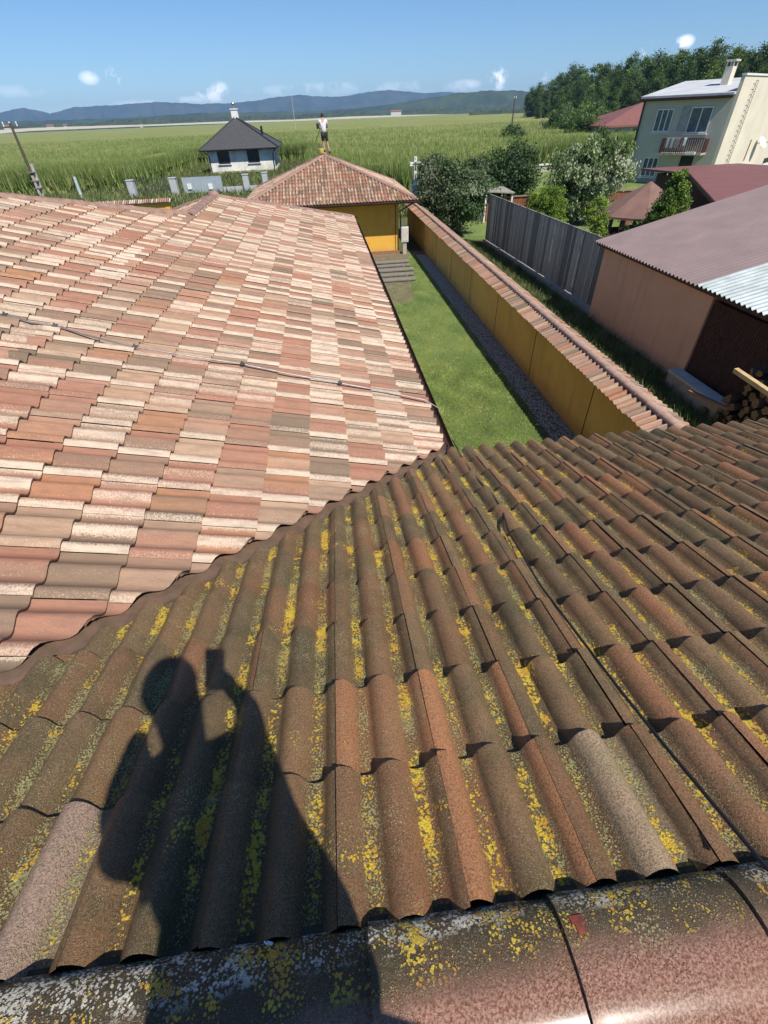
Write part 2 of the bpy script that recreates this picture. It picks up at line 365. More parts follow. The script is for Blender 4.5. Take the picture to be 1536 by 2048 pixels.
# hip to the far right corner runs from the low ridge end to the eave corner: points kept lie on the near side
P1b=[]
P1.clear()
hx,hy=(XE-XR),(YF-YH2); hl=math.hypot(hx,hy)
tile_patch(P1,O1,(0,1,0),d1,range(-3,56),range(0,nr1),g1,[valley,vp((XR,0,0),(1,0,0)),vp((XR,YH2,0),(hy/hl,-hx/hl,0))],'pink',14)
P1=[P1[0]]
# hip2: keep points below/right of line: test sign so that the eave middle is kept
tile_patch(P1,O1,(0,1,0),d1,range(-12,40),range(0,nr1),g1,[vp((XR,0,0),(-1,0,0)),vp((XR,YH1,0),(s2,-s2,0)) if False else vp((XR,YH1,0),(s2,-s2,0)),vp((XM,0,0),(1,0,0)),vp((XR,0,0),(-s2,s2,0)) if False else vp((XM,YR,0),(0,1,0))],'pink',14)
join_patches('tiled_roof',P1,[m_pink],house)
P2=[]
O2=V3(-.126,.163,ZR-T*.163); g2=.328/math.cos(math.atan(T))*1.0
g2=.3365
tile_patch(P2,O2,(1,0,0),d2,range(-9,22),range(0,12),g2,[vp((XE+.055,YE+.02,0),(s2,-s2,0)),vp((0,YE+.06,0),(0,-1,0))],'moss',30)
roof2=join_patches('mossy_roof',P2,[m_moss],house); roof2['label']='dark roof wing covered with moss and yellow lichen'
# rear slope the photographer stands on
P3=[]; d3=V3(0,-1,-T)/nrm
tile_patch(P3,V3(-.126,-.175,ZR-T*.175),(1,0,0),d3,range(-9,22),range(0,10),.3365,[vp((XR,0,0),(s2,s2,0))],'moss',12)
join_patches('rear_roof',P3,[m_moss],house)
# slopes behind the hips
P4=[]
dY=V3(0,1,-T)/nrm; dXm=V3(-1,0,-T)/nrm; dE=V3(0,1,-TE)/math.hypot(1,TE)
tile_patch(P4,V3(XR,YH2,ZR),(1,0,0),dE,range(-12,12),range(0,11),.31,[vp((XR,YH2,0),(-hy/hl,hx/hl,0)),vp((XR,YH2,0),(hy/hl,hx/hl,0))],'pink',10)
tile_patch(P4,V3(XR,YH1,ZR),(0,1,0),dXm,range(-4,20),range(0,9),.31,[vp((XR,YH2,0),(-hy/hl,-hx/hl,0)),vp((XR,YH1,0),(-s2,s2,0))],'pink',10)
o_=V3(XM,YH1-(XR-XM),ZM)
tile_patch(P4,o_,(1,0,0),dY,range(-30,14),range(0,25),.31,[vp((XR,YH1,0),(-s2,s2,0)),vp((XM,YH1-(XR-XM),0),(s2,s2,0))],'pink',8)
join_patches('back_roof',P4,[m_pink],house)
# decks under the tiles
mb=MB(); z_=-.012
def zz1(x): return ZE+T*(XE-x)+z_
def zz2(y): return ZR-T*abs(y)+z_
mb.poly([(XE+.02,YE,zz1(XE)),(XE+.02,YF,zz1(XE)),(XR,YH2,ZR+z_),(XR,YH1,ZR+z_),(XR,0,ZR+z_)],(0,0,-.05))
mb.poly([(XR,0,ZR+z_),(XR,YH1,ZR+z_),(XM,YH1-(XR-XM),ZM+z_),(XM,YR,ZM+z_),(XR,YR,ZR+z_)],(0,0,-.05))
mb.poly([(XR,0,ZR+z_-.003),(XE+.02,YE,zz2(YE)-.003),(6.5,YE,zz2(YE)-.003),(6.5,0,ZR+z_-.003)],(0,0,-.05))
mb.poly([(XR,0,ZR+z_-.003),(6.5,0,ZR+z_-.003),(6.5,YR,zz2(YR)),(XR,YR,zz2(YR))],(0,0,-.05))
mb.poly([(XR,YH2,ZR+z_),(XE,YF,ZE+z_),(XR-3.45,YF,ZE+z_)],(0,0,-.05))
mb.poly([(XR,YH1,ZR+z_),(XR,YH2,ZR+z_),(XR-3.45,YF,ZE+z_),(XR-3.45,YH1+3.45,ZE+z_)],(0,0,-.05))
mb.poly([(XR,YH1,ZR+z_),(XR-3.45,YH1+3.45,ZE+z_),(-14.2,YH1+3.45,ZE+z_),(XM,YH1-(XR-XM),ZM+z_)],(0,0,-.05))
mb.poly([(XM,YH1-(XR-XM),ZM+z_),(-14.2,YH1+3.45,ZE+z_),(-14.2,YR-5,ZE+z_),(XM,YR,ZM+z_)],(0,0,-.05))
mb.build('roof_deck',m_dark,house)
# valley sheet
vv=[]; p0=V3(XR,0,ZR+.0); p1=V3(XE+.08,YE+.08,ZE-.025+.0); dv=V3(s2,-s2,0)
mb=MB()
for sgn,wd in ((1,.17),(-1,.12)):
    a=p0+V3(0,0,.004); b=p1+V3(0,0,.004); rise=T*s2*wd
    mb.poly([a,b,b+dv*sgn*wd+V3(0,0,rise),a+dv*sgn*wd+V3(0,0,rise)],(0,0,.003))
mb.build('valley_flashing',m_flash,house)
# walls, soffit, gutters
mb=MB(); mb.box(-13.6,XE-.5,4.2,YF-.5,G,ZE+.0); mb.box(-13.6,6.1,YR+.5-2,YE-.5,G,ZE-.02); mb.build('wall',m_yel,house)
mb=MB(); mb.box(XE-.5,XE+.0,YE,YF,ZE-.10,ZE-.075); mb.box(XE,6.5,YE-.5,YE+.0,ZE-.103,ZE-.078); mb.box(-13.8,XE-.5,YF-.5,YF,ZE-.10,ZE-.075); mb.build('soffit',m_slat,house)
def gutter(mb,a,b,r,n=9):
    a=V3(*a);b=V3(*b); d=(b-a)/np.linalg.norm(b-a); s_=np.cross(d,[0,0,1.])
    for rr,fl in ((r,1),(r-.006,-1)):
        V=[];Fc=[]
        for p in (a,b):
            for k in range(n):
                t=math.pi*k/(n-1); V.append(p+s_*math.cos(t)*rr-V3(0,0,1)*math.sin(t)*rr)
        for k in range(n-1): Fc.append((k,k+1,n+k+1,n+k)[::fl])
        mb.add(V,Fc)
mb=MB(); gutter(mb,(XE+.10,YE-.02,ZE-.055),(XE+.10,YF,ZE-.075),.065); gutter(mb,(XE+.1,YE+.13,ZE-.10),(6.5,YE+.13,ZE-.10),.062); mb.build('gutter',m_gutter,house,smooth=True)
# ridge and hip caps
def caps(mb,a,b,r,h,seg=.40,n=12,phase=0,flat=.0,jit=.004,m=0,thick=.012):
    a=V3(*a); b=V3(*b); Ltot=np.linalg.norm(b-a); d=(b-a)/Ltot; s_=np.cross(d,[0,0,1.]); s_/=np.linalg.norm(s_); up=np.cross(s_,d)
    t=-phase*seg
    while t<Ltot:
        t0=max(t,0); t1=min(t+seg+.035,Ltot+.02)
        if t1>t0+.03:
            j1,j2=random.uniform(-jit,jit),random.uniform(-jit,jit)
            V=[];Fc=[]
            prof=[(t0,r*.965,h*.965,0),(t1-.03,r,h,.003),(t1,r*1.01,h*1.01,.005),(t1,r*1.01-thick,h*1.01-thick,.005),(t0,r*.965-thick,h*.965-thick,0)]
            for (tt,rr,hh,dz) in prof:
                p=a+d*tt+up*(dz+j2)+s_*j1
                for k in range(n+1):
                    th=math.pi*k/n; V.append(p+s_*math.cos(th)*rr+up*(math.sin(th)**.8*hh))
            for q in range(4):
                for k in range(n): Fc.append((q*(n+1)+k,q*(n+1)+k+1,(q+1)*(n+1)+k+1,(q+1)*(n+1)+k)[::-1])
            for k0 in (0,n): Fc.append(tuple(q*(n+1)+k0 for q in (0,1,2,3,4)))
            mb.add(V,Fc,m)
        t+=seg
mb=MB(); caps(mb,(6.945,.036,ZR-.050),(-2.6,.036,ZR-.050),.143,.108,.41,26,phase=0,jit=.002)
# joints at x = 6.5 - k*.41
rc=mb.build('ridge_cap',m_ridge,house,smooth=True)
bm=bmesh.new(); bm.from_mesh(rc.data)
la=bm.verts.layers.float_color.new('tcol')
for v in bm.verts: v[la]=(.15,.075,.042,.45)
bm.to_mesh(rc.data); bm.free()
mb=MB(); mb.frame((-2.4,.05,ZR-T*.05-.0),(8.9,0,0),(0,.14,-T*.14),(0,0,.012)); mb.build('ridge_mortar',M('mossy_mortar',(.035,.033,.018),.95,(.07,.06,.035),30,.004,80),house)
mb=MB()
caps(mb,(XR,YH2+.1,ZR+.02),(XR,YH1-.1,ZR+.02),.115,.085)
caps(mb,(XM,YH1-(XR-XM),ZM+.0),(XR,YH1,ZR+.02),.115,.085)
caps(mb,(XE,YF,ZE+.02),(XR,YH2,ZR+.02),.115,.085)
caps(mb,(XR-3.45,YF,ZE+.02),(XR,YH2,ZR+.02),.115,.085)
caps(mb,(XM,YR-1,ZM+.02),(XM,YH1-(XR-XM),ZM+.02),.115,.085)
mb.ell((XR,YH2+.05,ZR+.07),(.13,.13,.09)); 
mb.build('hip_cap',m_cap,house,smooth=True)
def clip(x):
    mb=MB(); z=ZR+.035+.115
    a=[]; 
    for k in range(7):
        th=math.radians(57+ k*1.4); a.append((x,.036+math.cos(th)*.1445,ZR-.050+math.sin(th)**.8*.1095))
    for k in range(6):
        p,q=np.array(a[k]),np.array(a[k+1]); mb.frame(p+V3(-.008,0,0),V3(.016,0,0),q-p,V3(0,.0008,.0035))
    mb.frame(V3(x-.014,a[0][1]-.004,a[0][2]-.001),(.028,0,0),(0,.014,-.008),(0,.003,.006))
    mb.build('ridge_clip',m_red,house)
for x in (.385,): clip(x)
# ---------------------------------------------------------------- wires on the roofs
NV1=V3(T,0,1)/nrm; NV2=V3(0,T,1)/nrm
def onR1(px,py,h=.07):
    P0=V3(XE,0,ZE)+NV1*h; return onpl(px,py,P0,NV1)
def onR2(px,py,h=.064):
    P0=V3(0,0,ZR)+NV2*h; return onpl(px,py,P0,NV2)
lw=thing('lightning_conductor','thin grey lightning wire on small holders across the pink tiled roof','wire',onR1(485,728,.05))
pts=[onR1(*p,.075) for p in ((-60,618),(10,630),(60,645),(110,652),(180,672),(270,694),(380,712),(485,728),(580,748),(680,766),(770,783),(850,800))]
pts+= [V3(XE+.16,pts[-1][1]-.03,ZE-.02),V3(XE+.19,pts[-1][1]-.12,ZE-.28),V3(XE-.02,pts[-1][1]-.15,ZE-.6),V3(XE-.42,pts[-1][1]-.15,ZE-.8),V3(XE-.42,pts[-1][1]-.15,G)]
mb=MB(); mb.tube(pts,.0065,6); mb.build('wire',m_wire,lw,smooth=True)
for p in ((10,630),(110,652),(270,694),(485,728),(680,766)):
    c=onR1(*p,.075); mb=MB()
    mb.tube([c-NV1*.045,c+NV1*.004],.007,6); mb.box(c[0]-.022,c[0]+.022,c[1]-.014,c[1]+.014,c[2]-.006,c[2]+.012); mb.tube([c+V3(0,0,.01),c+V3(0,0,.028)],.008,6)
    mb.build('wire_holder',M('zinc_clip',(.20,.21,.21),.45,metal=.6) if p==(10,630) else bpy.data.materials['zinc_clip'],lw)
c1=[onR2(*p) for p in ((905,880),(930,925),(958,962),(985,990),(1004,1018),(1016,1060),(1048,1115),(1080,1170),(1150,1262),(1240,1380),(1330,1492),(1430,1612),(1536,1738),(1600,1812))]
mb=MB(); mb.tube(c1,.0058,6); o=mb.build('cable',m_blk,None,loc=tuple(c1[7]),smooth=True); tagk(o,'long black rubber cable lying on the mossy roof from lawn corner to ridge','cable')
c2=[onR2(*p,.056) for p in ((1002,1012),(1008,1058),(1036,1120),(1066,1172),(1128,1262),(1192,1352),(1240,1420),(1300,1505),(1345,1570),(1392,1650),(1420,1700))]
mb=MB(); mb.tube(c2,.0028,6); o=mb.build('cable',m_blk,None,loc=tuple(c2[5]),smooth=True); tagk(o,'thinner shorter black cable lying beside the long one on the mossy roof','cable')
# ---------------------------------------------------------------- ground
m=NT('meadow_ground'); a=m.noise(.09,5,.6); b=m.noise(2.5,4,.6)
m.base(m.mix(m.mr(b,.3,.7),m.mix(m.mr(a,.35,.65),(.085,.105,.03),(.13,.13,.05)),(.055,.075,.02))); m.rough(.95)
mesh_obj('ground',[(-6000,-150,G),(6000,-150,G),(6000,5900,G),(-6000,5900,G)],[(0,1,2,3)],m.m)['kind']='structure'
m=NT('lawn_green'); a=m.noise(.8,5,.65); b=m.noise(14,5,.7); c=m.noise(60,3,.7)
g_=m.mix(m.mr(a,.38,.62),(.10,.19,.032),(.24,.31,.065)); g_=m.mix(m.mr(b,.45,.68,0,.75),g_,(.27,.26,.11)); g_=m.mix(m.mr(c,.4,.7,0,.6),g_,(.03,.06,.012))
m.base(g_); m.rough(.9); m.bump(m.noise(50,4,.7),.04); m_lawn=m.m
o=mesh_obj('lawn',[(.3,2.5,G+.01)]+[(4.30+random.uniform(-.04,.04)+.03*math.sin(i*.6),2.5+i*.2,G+.012) for i in range(118)]+[(.3,26,G+.01)],[tuple(range(120))],m_lawn); o['kind']='structure'
m=NT('gravel'); v=m.vor(26,out='Color'); n=m.noise(60,4,.6); n2=m.vor(26)
sv=m.n('ShaderNodeSeparateColor'); m.l(v,sv.inputs[0])
m.base(m.mix(m.mr(n2,.2,.55,0,.8),m.mix(sv.outputs[0],(.50,.45,.37),(.27,.24,.20)),(.12,.105,.085))); m.rough(.9); m.bump(m.math('MULTIPLY',n2,-1),.03); m_grav=m.m
o=mesh_obj('gravel_strip',[(4.16,2.5,G+.006),(4.86,2.5,G+.006),(4.86,26,G+.006),(4.16,26,G+.006)],[(0,1,2,3)],m_grav); o['kind']='structure'
# pebbles on the strip
def pebbles(x0,x1,y0,y1,n,zb,smin,smax):
    V=[];Fc=[]
    octv=np.array([(1,0,0),(0,1,0),(-1,0,0),(0,-1,0),(0,0,.6),(0,0,-.3)]); of=[(0,1,4),(1,2,4),(2,3,4),(3,0,4)]
    for i in range(n):
        s_=RNG.uniform(smin,smax); a=RNG.uniform(0,6.28); R=np.array([[math.cos(a),-math.sin(a),0],[math.sin(a),math.cos(a),0],[0,0,1]])
        p=(octv*np.array([s_*RNG.uniform(.7,1.3),s_,s_]))@R.T+np.array([RNG.uniform(x0,x1),RNG.uniform(y0,y1),zb]); b=len(V); V+=list(p); Fc+=[tuple(k+b for k in f) for f in of]
    return V,Fc
V,Fc=pebbles(4.31,4.84,6.5,25,9000,G+.03,.012,.03)
o=mesh_obj('pebbles',V,Fc,M('pebble',(.58,.53,.44),.85,(.30,.27,.22),40,lo=.3,hi=.7)); o['kind']='stuff'; tagk(o,'grey pebbles in the strip between lawn and yellow wall','pebbles')
# grass blades
def blades(name,label,areas,n,h0,h1,cols,lean=.5,wd=.006):
    V=np.zeros((n*3,3)); C=np.zeros((n*3,4))
    ws=np.array([a[4] for a in areas],float); ws/=ws.sum(); k=RNG.choice(len(areas),n,p=ws)
    A=np.array([a[:4] for a in areas])[k]
    x=A[:,0]+(A[:,1]-A[:,0])*RNG.random(n); y=A[:,2]+(A[:,3]-A[:,2])*RNG.random(n)
    h=RNG.uniform(h0,h1,n); th=RNG.uniform(0,6.28,n); lx=RNG.normal(0,lean,n)*h; ly=RNG.normal(0,lean,n)*h
    dx,dy=np.cos(th)*wd*RNG.uniform(.7,1.5,n),np.sin(th)*wd
    V[0::3]=np.stack([x-dx,y-dy,np.full(n,G+.0)],1); V[1::3]=np.stack([x+dx,y+dy,np.full(n,G+.0)],1); V[2::3]=np.stack([x+lx,y+ly,G+h],1)
    pt=.5+.25*np.sin(x*7.3+np.sin(y*3.1)*2)+.25*np.sin(y*4.7+np.sin(x*5.1)*1.5+x); pt2=.5+.5*np.sin(x*5.1+y*3.7+np.sin(y*2.3)*2)*np.sin(y*.9+x*2)
    ix=np.where(RNG.random(n)<pt2*.28,len(cols)-1,RNG.integers(0,len(cols)-1,n)); cc=np.array(cols)[ix]*RNG.uniform(.7,1.25,(n,1))*(.62+.7*pt[:,None])
    for q in range(3): C[q::3,:3]=cc; 
    C[:,3]=1
    me=bpy.data.meshes.new(name); me.vertices.add(n*3); me.vertices.foreach_set('co',V.ravel()); me.loops.add(n*3); me.loops.foreach_set('vertex_index',np.arange(n*3,dtype=np.int32))
    me.polygons.add(n); me.polygons.foreach_set('loop_start',np.arange(0,n*3,3,dtype=np.int32)); me.polygons.foreach_set('loop_total',np.full(n,3,dtype=np.int32)); me.update()
    a_=me.color_attributes.new('tcol','FLOAT_COLOR','POINT'); a_.data.foreach_set('color',C.ravel()); me.materials.append(m_leaf)
    o=link(name,me); o['kind']='stuff'; tagk(o,label,'grass'); return o
s=NT('leaf'); s.base(s.attr('tcol')); s.rough(.6); s.b.inputs['Specular IOR Level'].default_value=.3
tr=s.n('ShaderNodeBsdfTranslucent'); s.l(s.mix(1.,s.attr('tcol'),(.9,1.,.5),'MULTIPLY'),tr.inputs[0]); mxs=s.n('ShaderNodeMixShader'); mxs.inputs[0].default_value=.28
s.l(s.b.outputs[0],mxs.inputs[1]); s.l(tr.outputs[0],mxs.inputs[2]); s.l(mxs.outputs[0],s.o.inputs[0]); m_leaf=s.m
LG=[(.16,.26,.045),(.23,.32,.06),(.32,.37,.09),(.12,.21,.034),(.52,.46,.25)]
blades('grass','short mown grass of the narrow lawn beside the roof eave',[(.6,4.27,5.8,12,1.6),(1.2,4.27,12,24.5,1),(4.24,4.5,6,24,.045)],120000,.02,.055,LG,.7,.006)
WG=[(.07,.12,.025),(.11,.15,.035),(.28,.26,.13),(.20,.21,.09),(.05,.09,.02)]
blades('wild_grass','tall unmown grass between the yellow wall and the grey board fence',[(5.5,8.3,7.5,27,1)],45000,.05,.26,WG,.5,.009)
o=mesh_obj('verge',[(5.5,2.5,G+.006),(40,2.5,G+.006),(40,60,G+.006),(5.5,60,G+.006)],[(0,1,2,3)],m_lawn); o['kind']='structure'
# bare earth by the boards
m_dirt=M('bare_earth',(.20,.155,.10),.95,(.13,.11,.06),3,.02,30)
o=mesh_obj('bare_earth',[(1.6,17.5,G+.016),(3.0,17.9,G+.016),(3.3,20,G+.016),(3.2,22.5,G+.016),(3.9,24.8,G+.016),(4.1,25.6,G+.016),(1.4,25.6,G+.016)],[tuple(range(7))],m_dirt); o['kind']='structure'
# weathered boards lying on the grass
m_board=M('grey_board',(.27,.24,.21),.85,(.13,.115,.10),5,.004,40,stretch=(1,8,8))
BL=['farthest grey board of the five lying on the bare earth near the yellow building','second farthest grey board lying on the bare earth','middle grey board of the five lying on the bare earth','second nearest grey board lying at the end of the lawn','nearest grey board of the five lying at the end of the lawn']
for i,(y,x0,x1,wd) in enumerate(((23.6,2.0,3.75,.34),(22.9,1.95,3.7,.25),(22.1,1.9,3.75,.38),(21.3,1.95,3.6,.28),(20.5,1.9,3.55,.33))):
    mb=MB(); mb.frame((x0,y,G+.05),(x1-x0,.03*(i%2),.0),(0,wd,.01),(0,0,.045)); mb.frame((x0+.2,y+.02,G+.018),(.09,0,0),(0,wd*.9,0),(0,0,.03)); mb.frame((x1-.35,y+.02,G+.018),(.09,0,0),(0,wd*.9,0),(0,0,.03))
    o=mb.build('board',m_board,None,loc=((x0+x1)/2,y,G)); tagk(o,BL[i],'board','boards lying on the ground')
# ---------------------------------------------------------------- boundary wall
WX=4.85; wt=.42
bw=thing('boundary_wall','long ochre plastered garden wall with small pink tile coping running along the lawn','wall',(WX+wt/2,16,G))
mb=MB(); mb.box(WX,WX+wt,2.4,31.2,G-.1,-3.93); mb.build('wall_body',m_yel,bw)
mb=MB()
for y in (4.7,7.7,10.75,13.8,16.8,19.8,22.8,25.8,28.8): mb.box(WX-.006,WX+.01,y-.011,y+.011,G,-3.94)
mb.build('panel_joint',m_joint,bw)
def coping(mbT,y0,y1,xl,xr,xc,ze,zc,kindn=10,mats=False):
    pass
PC=[]; dC=V3(-(.33),0,-(.13)); dC/=np.linalg.norm(dC)
# left and right coping tiles: one short course of rolls each side
def coping_side(sgn):
    d=V3(sgn*.36,0,-.135); Ld=np.linalg.norm(d); d/=Ld; Nn=np.cross(V3(0,1,0),d); Nn=Nn if Nn[2]>0 else -Nn
    A=[];C=[];Fc=[];b=0; y=2.4
    top=V3(WX+wt/2,0,-3.78)
    while y<31.2:
        for _ in range(1):
            u=np.linspace(0,.297,15); z,ph=roll_prof(u,.8,.034); j=RNG.normal(0,.003); Lr=RNG.normal(0,.006)
            p=PINKS[RNG.choice(len(PINKS),p=PINKW/PINKW.sum())]*1.0; q=PINKS[RNG.integers(len(PINKS))]
            col=np.where((u<.15)[:,None],p,q); al=np.clip(1-np.abs(ph-.4)/.3,0,1)*RNG.uniform(.2,.9)
            for r,o_ in ((-.0,.012),(.17,.018),(Ld+.03+Lr,.026),(Ld+.03+Lr,.012),(Ld-.03,.012)):
                v=top+d*r+np.outer(u+y,V3(0,1,0))+np.outer(z+o_+j,Nn); A.append(v); C.append(np.concatenate([col,al[:,None]],1))
            for r in range(4):
                for k in range(14): Fc.append((b+r*15+k,b+r*15+k+1,b+(r+1)*15+k+1,b+(r+1)*15+k))
            b+=75; y+=.3
    A=np.concatenate(A); C=np.concatenate(C); o0=org(bw)
    me=bpy.data.meshes.new('coping_tiles'); me.from_pydata([tuple(v-o0) for v in A],[],Fc); a_=me.color_attributes.new('tcol','FLOAT_COLOR','POINT'); a_.data.foreach_set('color',C.ravel()); me.materials.append(m_pink)
    me.polygons.foreach_set('use_smooth',[True]*len(me.polygons)); me.set_sharp_from_angle(angle=math.radians(50)); link('coping_tiles',me,bw)
coping_side(-1); coping_side(1)
mb=MB(); mb.poly([(WX-.05,2.4,-3.935),(WX+wt/2,2.4,-3.80),(WX+wt+.05,2.4,-3.935)],(0,28.8,0)); mb.build('coping_bed',m_dark,bw)
mb=MB(); caps(mb,(WX+wt/2,31.2,-3.765),(WX+wt/2,2.4,-3.765),.088,.075,.36,10); 
CAPP=[M('cap_pink',(.47,.31,.235),.75,(.34,.22,.17),11,.002,90)]
mb.build('coping_ridge',CAPP[0],bw,smooth=True)
# ---------------------------------------------------------------- yellow outbuilding beyond the lawn
yb=thing('outbuilding','small yellow outbuilding with a pink tiled hipped roof at the far end of the lawn','building',(.3,29.2,G))
AX,AY,AZ,ZEY=.3,28.9,-1.44,-2.98
mb=MB(); mb.box(-2.95,3.56,25.72,33.0,G+.14,ZEY); mb.build('wall',m_yelf,yb)
mb=MB(); mb.box(-2.98,3.60,25.68,33.05,G-.05,G+.16); mb.build('plinth',M('brick_plinth',(.33,.15,.09),.85,(.20,.11,.08),12,.004),yb)
mb=MB(); mb.box(3.40,3.425,25.695,25.72,G+.16,ZEY-.05); mb.build('wall_joint',m_joint,yb)
mb=MB(); mb.box(-3.68,4.28,24.92,32.9,ZEY-.03,ZEY-.012); mb.box(-3.7,4.3,24.88,24.91,ZEY-.12,ZEY-.013); mb.box(4.31,4.34,24.9,32.9,ZEY-.12,ZEY-.013); mb.build('soffit',m_slat,yb)
for sgx in (1,):
    mb=MB(); mb.tube([(4.2,24.86,ZEY-.08),(3.62,25.62,ZEY-.5),(3.66,25.64,G+1.1)],.035,8); mb.build('downpipe',m_gutter,yb,smooth=True)
PY=[]; tY=(AZ-ZEY)/4.; nY=math.hypot(1,tY)
for (ux,uy) in ((0,-1),(1,0),(0,1),(-1,0)):
    dd=V3(ux,uy,-tY)/nY; cx,cy=AX,AY+ (0)
    perp=V3(-uy,ux,0)
    hA=V3(ux,uy,0)+perp; hB=V3(ux,uy,0)-perp
    nA=V3(ux,uy,0)-perp; nB=V3(ux,uy,0)+perp
    tile_patch(PY,V3(AX,AY,AZ)+perp*.02,tuple(perp),dd,range(-15,15),range(0,14),.309,[(V3(AX,AY,0),nA*s2),(V3(AX,AY,0),nB*s2),(V3(AX,AY,0)+V3(ux,uy,0)*4.1,V3(-ux,-uy,0))],'far',10)
join_patches('tiled_roof',PY,[m_far],yb)
mb=MB(); e=.02
cs=[(AX+4,AY-4),(AX+4,AY+4),(AX-4,AY+4),(AX-4,AY-4)]
mb.add([(AX,AY,AZ-.01)]+[(x,y,ZEY-.01) for x,y in cs],[(0,2,1),(0,3,2),(0,4,3),(0,1,4),(1,2,3,4)]); mb.build('roof_deck',m_dark,yb)
mb=MB()
for x,y in cs: caps(mb,(x,y,ZEY+.035),(AX,AY,AZ+.03),.11,.085,.38,10)
mb.ell((AX,AY,AZ+.1),(.15,.15,.07)); mb.build('hip_cap',m_cap,yb,smooth=True)
mb=MB(); gutter(mb,(AX-4.1,AY-4.1,ZEY-.03),(AX+4.1,AY-4.1,ZEY-.03),.06); gutter(mb,(AX+4.1,AY-4.1,ZEY-.03),(AX+4.1,AY+4.1,ZEY-.03),.06); mb.build('gutter',m_gutter,yb,smooth=True)
# meter cabinet
mc=thing('meter_cabinet','white electric meter cabinet standing at the corner of the yellow outbuilding','cabinet',(3.82,25.5,G))
mb=MB(); mb.box(3.66,4.0,25.42,25.62,G+.55,G+1.2); mb.build('cabinet_box',m_white,mc)
mb=MB(); mb.box(3.68,3.98,25.405,25.42,G+.6,G+1.15); mb.build('door',m_concp,mc)
mb=MB(); mb.box(3.74,3.92,25.47,25.57,G,G+.55); mb.build('post',m_conc,mc)
# ---------------------------------------------------------------- grey board fence
fe=thing('board_fence','dark grey fence of upright boards with pale gaps on a low concrete kerb','fence',(8.55,21,G))
A_=V3(8.30,26.7,0); B_=V3(8.66,15.0,0); dF=(B_-A_); LF=np.linalg.norm(dF); dF/=LF; nF=V3(-dF[1],dF[0],0); nF=nF if nF[0]<0 else -nF
def ftop(t): return -3.13+.0*t
mbb=MB(); t=0; k=0
while t<LF-.05:
    wd=random.choice([.17,.19,.21]); hh=ftop(t)+random.uniform(-.03,.03)
    mbb.frame(A_+dF*t+V3(0,0,G+.22)+nF*random.uniform(0,.012),dF*wd,nF*.022,V3(0,0,hh-G-.22),random.choice([0,0,1,2])); t+=wd+random.uniform(.012,.03); k+=1
mbb.build('boards',[M('slate_grey_boards',(.36,.35,.31),.7,(.22,.215,.19),7,.002,40,stretch=(6,6,1)),M('dark_weathered_boards',(.20,.20,.18),.8,(.12,.12,.11),7,.002,40,stretch=(6,6,1)),M('pale_weathered_boards',(.48,.46,.40),.8,(.30,.29,.26),7,.002,40,stretch=(6,6,1))],fe)
mb=MB()
t=.28
while t<LF-.1:
    mb.frame(A_+dF*t+V3(0,0,G+.22)+nF*.024,dF*.03,nF*.016,V3(0,0,ftop(t)-G-.25)); t+=random.choice([.37,.58,.38,.75])
mb.build('gap_strip',M('pale_strip',(.70,.70,.64),.7,(.5,.5,.46),9),fe)  # pale strips painting the light gaps between the boards
mb=MB()
for zr in (G+.5,-3.45): mb.frame(A_-nF*.05+V3(0,0,zr),dF*LF,-nF*.04,V3(0,0,.07))
mb.build('rail',m_wood,fe)
mb=MB(); mb.frame(A_-dF*.1+V3(0,0,G-.05)-nF*.08,dF*(LF+.1),nF*.2,V3(0,0,.24)); mb.build('kerb',m_conc,fe)
for k in range(6):
    mb=MB(); p=A_+dF*(LF*k/5.05)-nF*.1; mb.box(p[0]-.05,p[0]+.05,p[1]-.05,p[1]+.05,G,-3.2); mb.build('post',m_wood,fe)
mb=MB(); mb.frame(A_+V3(0,0,-3.14)-nF*.03,dF*LF,nF*.07,V3(0,0,.022)); mb.build('top_rail',m_concp if False else m_board,fe)
# ---------------------------------------------------------------- garage
ga=thing('garage','peach rendered garage with corrugated lean-to roof on the right','garage',(11,12.5,G))
mb=MB(); mb.box(8.42,13.5,9.88,14.92,G,-3.26); mb.build('wall',m_peach,ga)
def zg(x): return -3.12+.238*(x-8.25)
s=NT('corrugated_sheet'); s.base(s.mix(s.mr(s.noise(1.5,4),.3,.7),(.21,.15,.15),(.165,.12,.12))); s.rough(.75); s.b.inputs['Specular IOR Level'].default_value=.5; m_cor=s.m
s=NT('pale_corrugated_sheet'); s.base(s.mix(s.mr(s.noise(2.5,5),.35,.7),(.36,.42,.43),(.22,.26,.27))); s.rough(.4); m_cor2=s.m
def corr(name,x0,x1,y0,y1,mat,dz=0):
    ys=np.arange(y0,y1+.001,.15/8); xs=(x0,x1); V=[];Fc=[]; n=len(ys)
    for x in xs:
        for y in ys: V.append((x,y,zg(x)+dz+.024*math.sin(2*math.pi*y/.15)))
    for x in xs[::-1]:
        for y in ys: V.append((x,y,zg(x)+dz-.006+.024*math.sin(2*math.pi*y/.15)))
    for k in range(n-1):
        Fc.append((k,k+1,n+k+1,n+k)[::-1]); Fc.append((2*n+k,2*n+k+1,3*n+k+1,3*n+k)[::-1]); Fc.append((k,k+1,3*n+k+1,3*n+k))
    return mesh_obj(name,V,Fc,mat,ga,smooth=False)
corr('roof_sheet',8.2,15.5,10.2,15.25,m_cor)
corr('translucent_sheet',8.2,11.6,6.0,10.24,m_cor2,.014)
mb=MB(); mb.frame((8.28,6,-3.235),(0,9.2,0),(.06,0,0),(0,0,.07)); 
for y in np.arange(6.4,9.6,.9): mb.frame((8.36,y,-3.225),(4,0,.95),(0,.06,0),(0,0,.07))
mb.build('rafter',m_slat,ga)
mb=MB()
mb.box(8.62,12,3.5,9.87,G,-3.3)
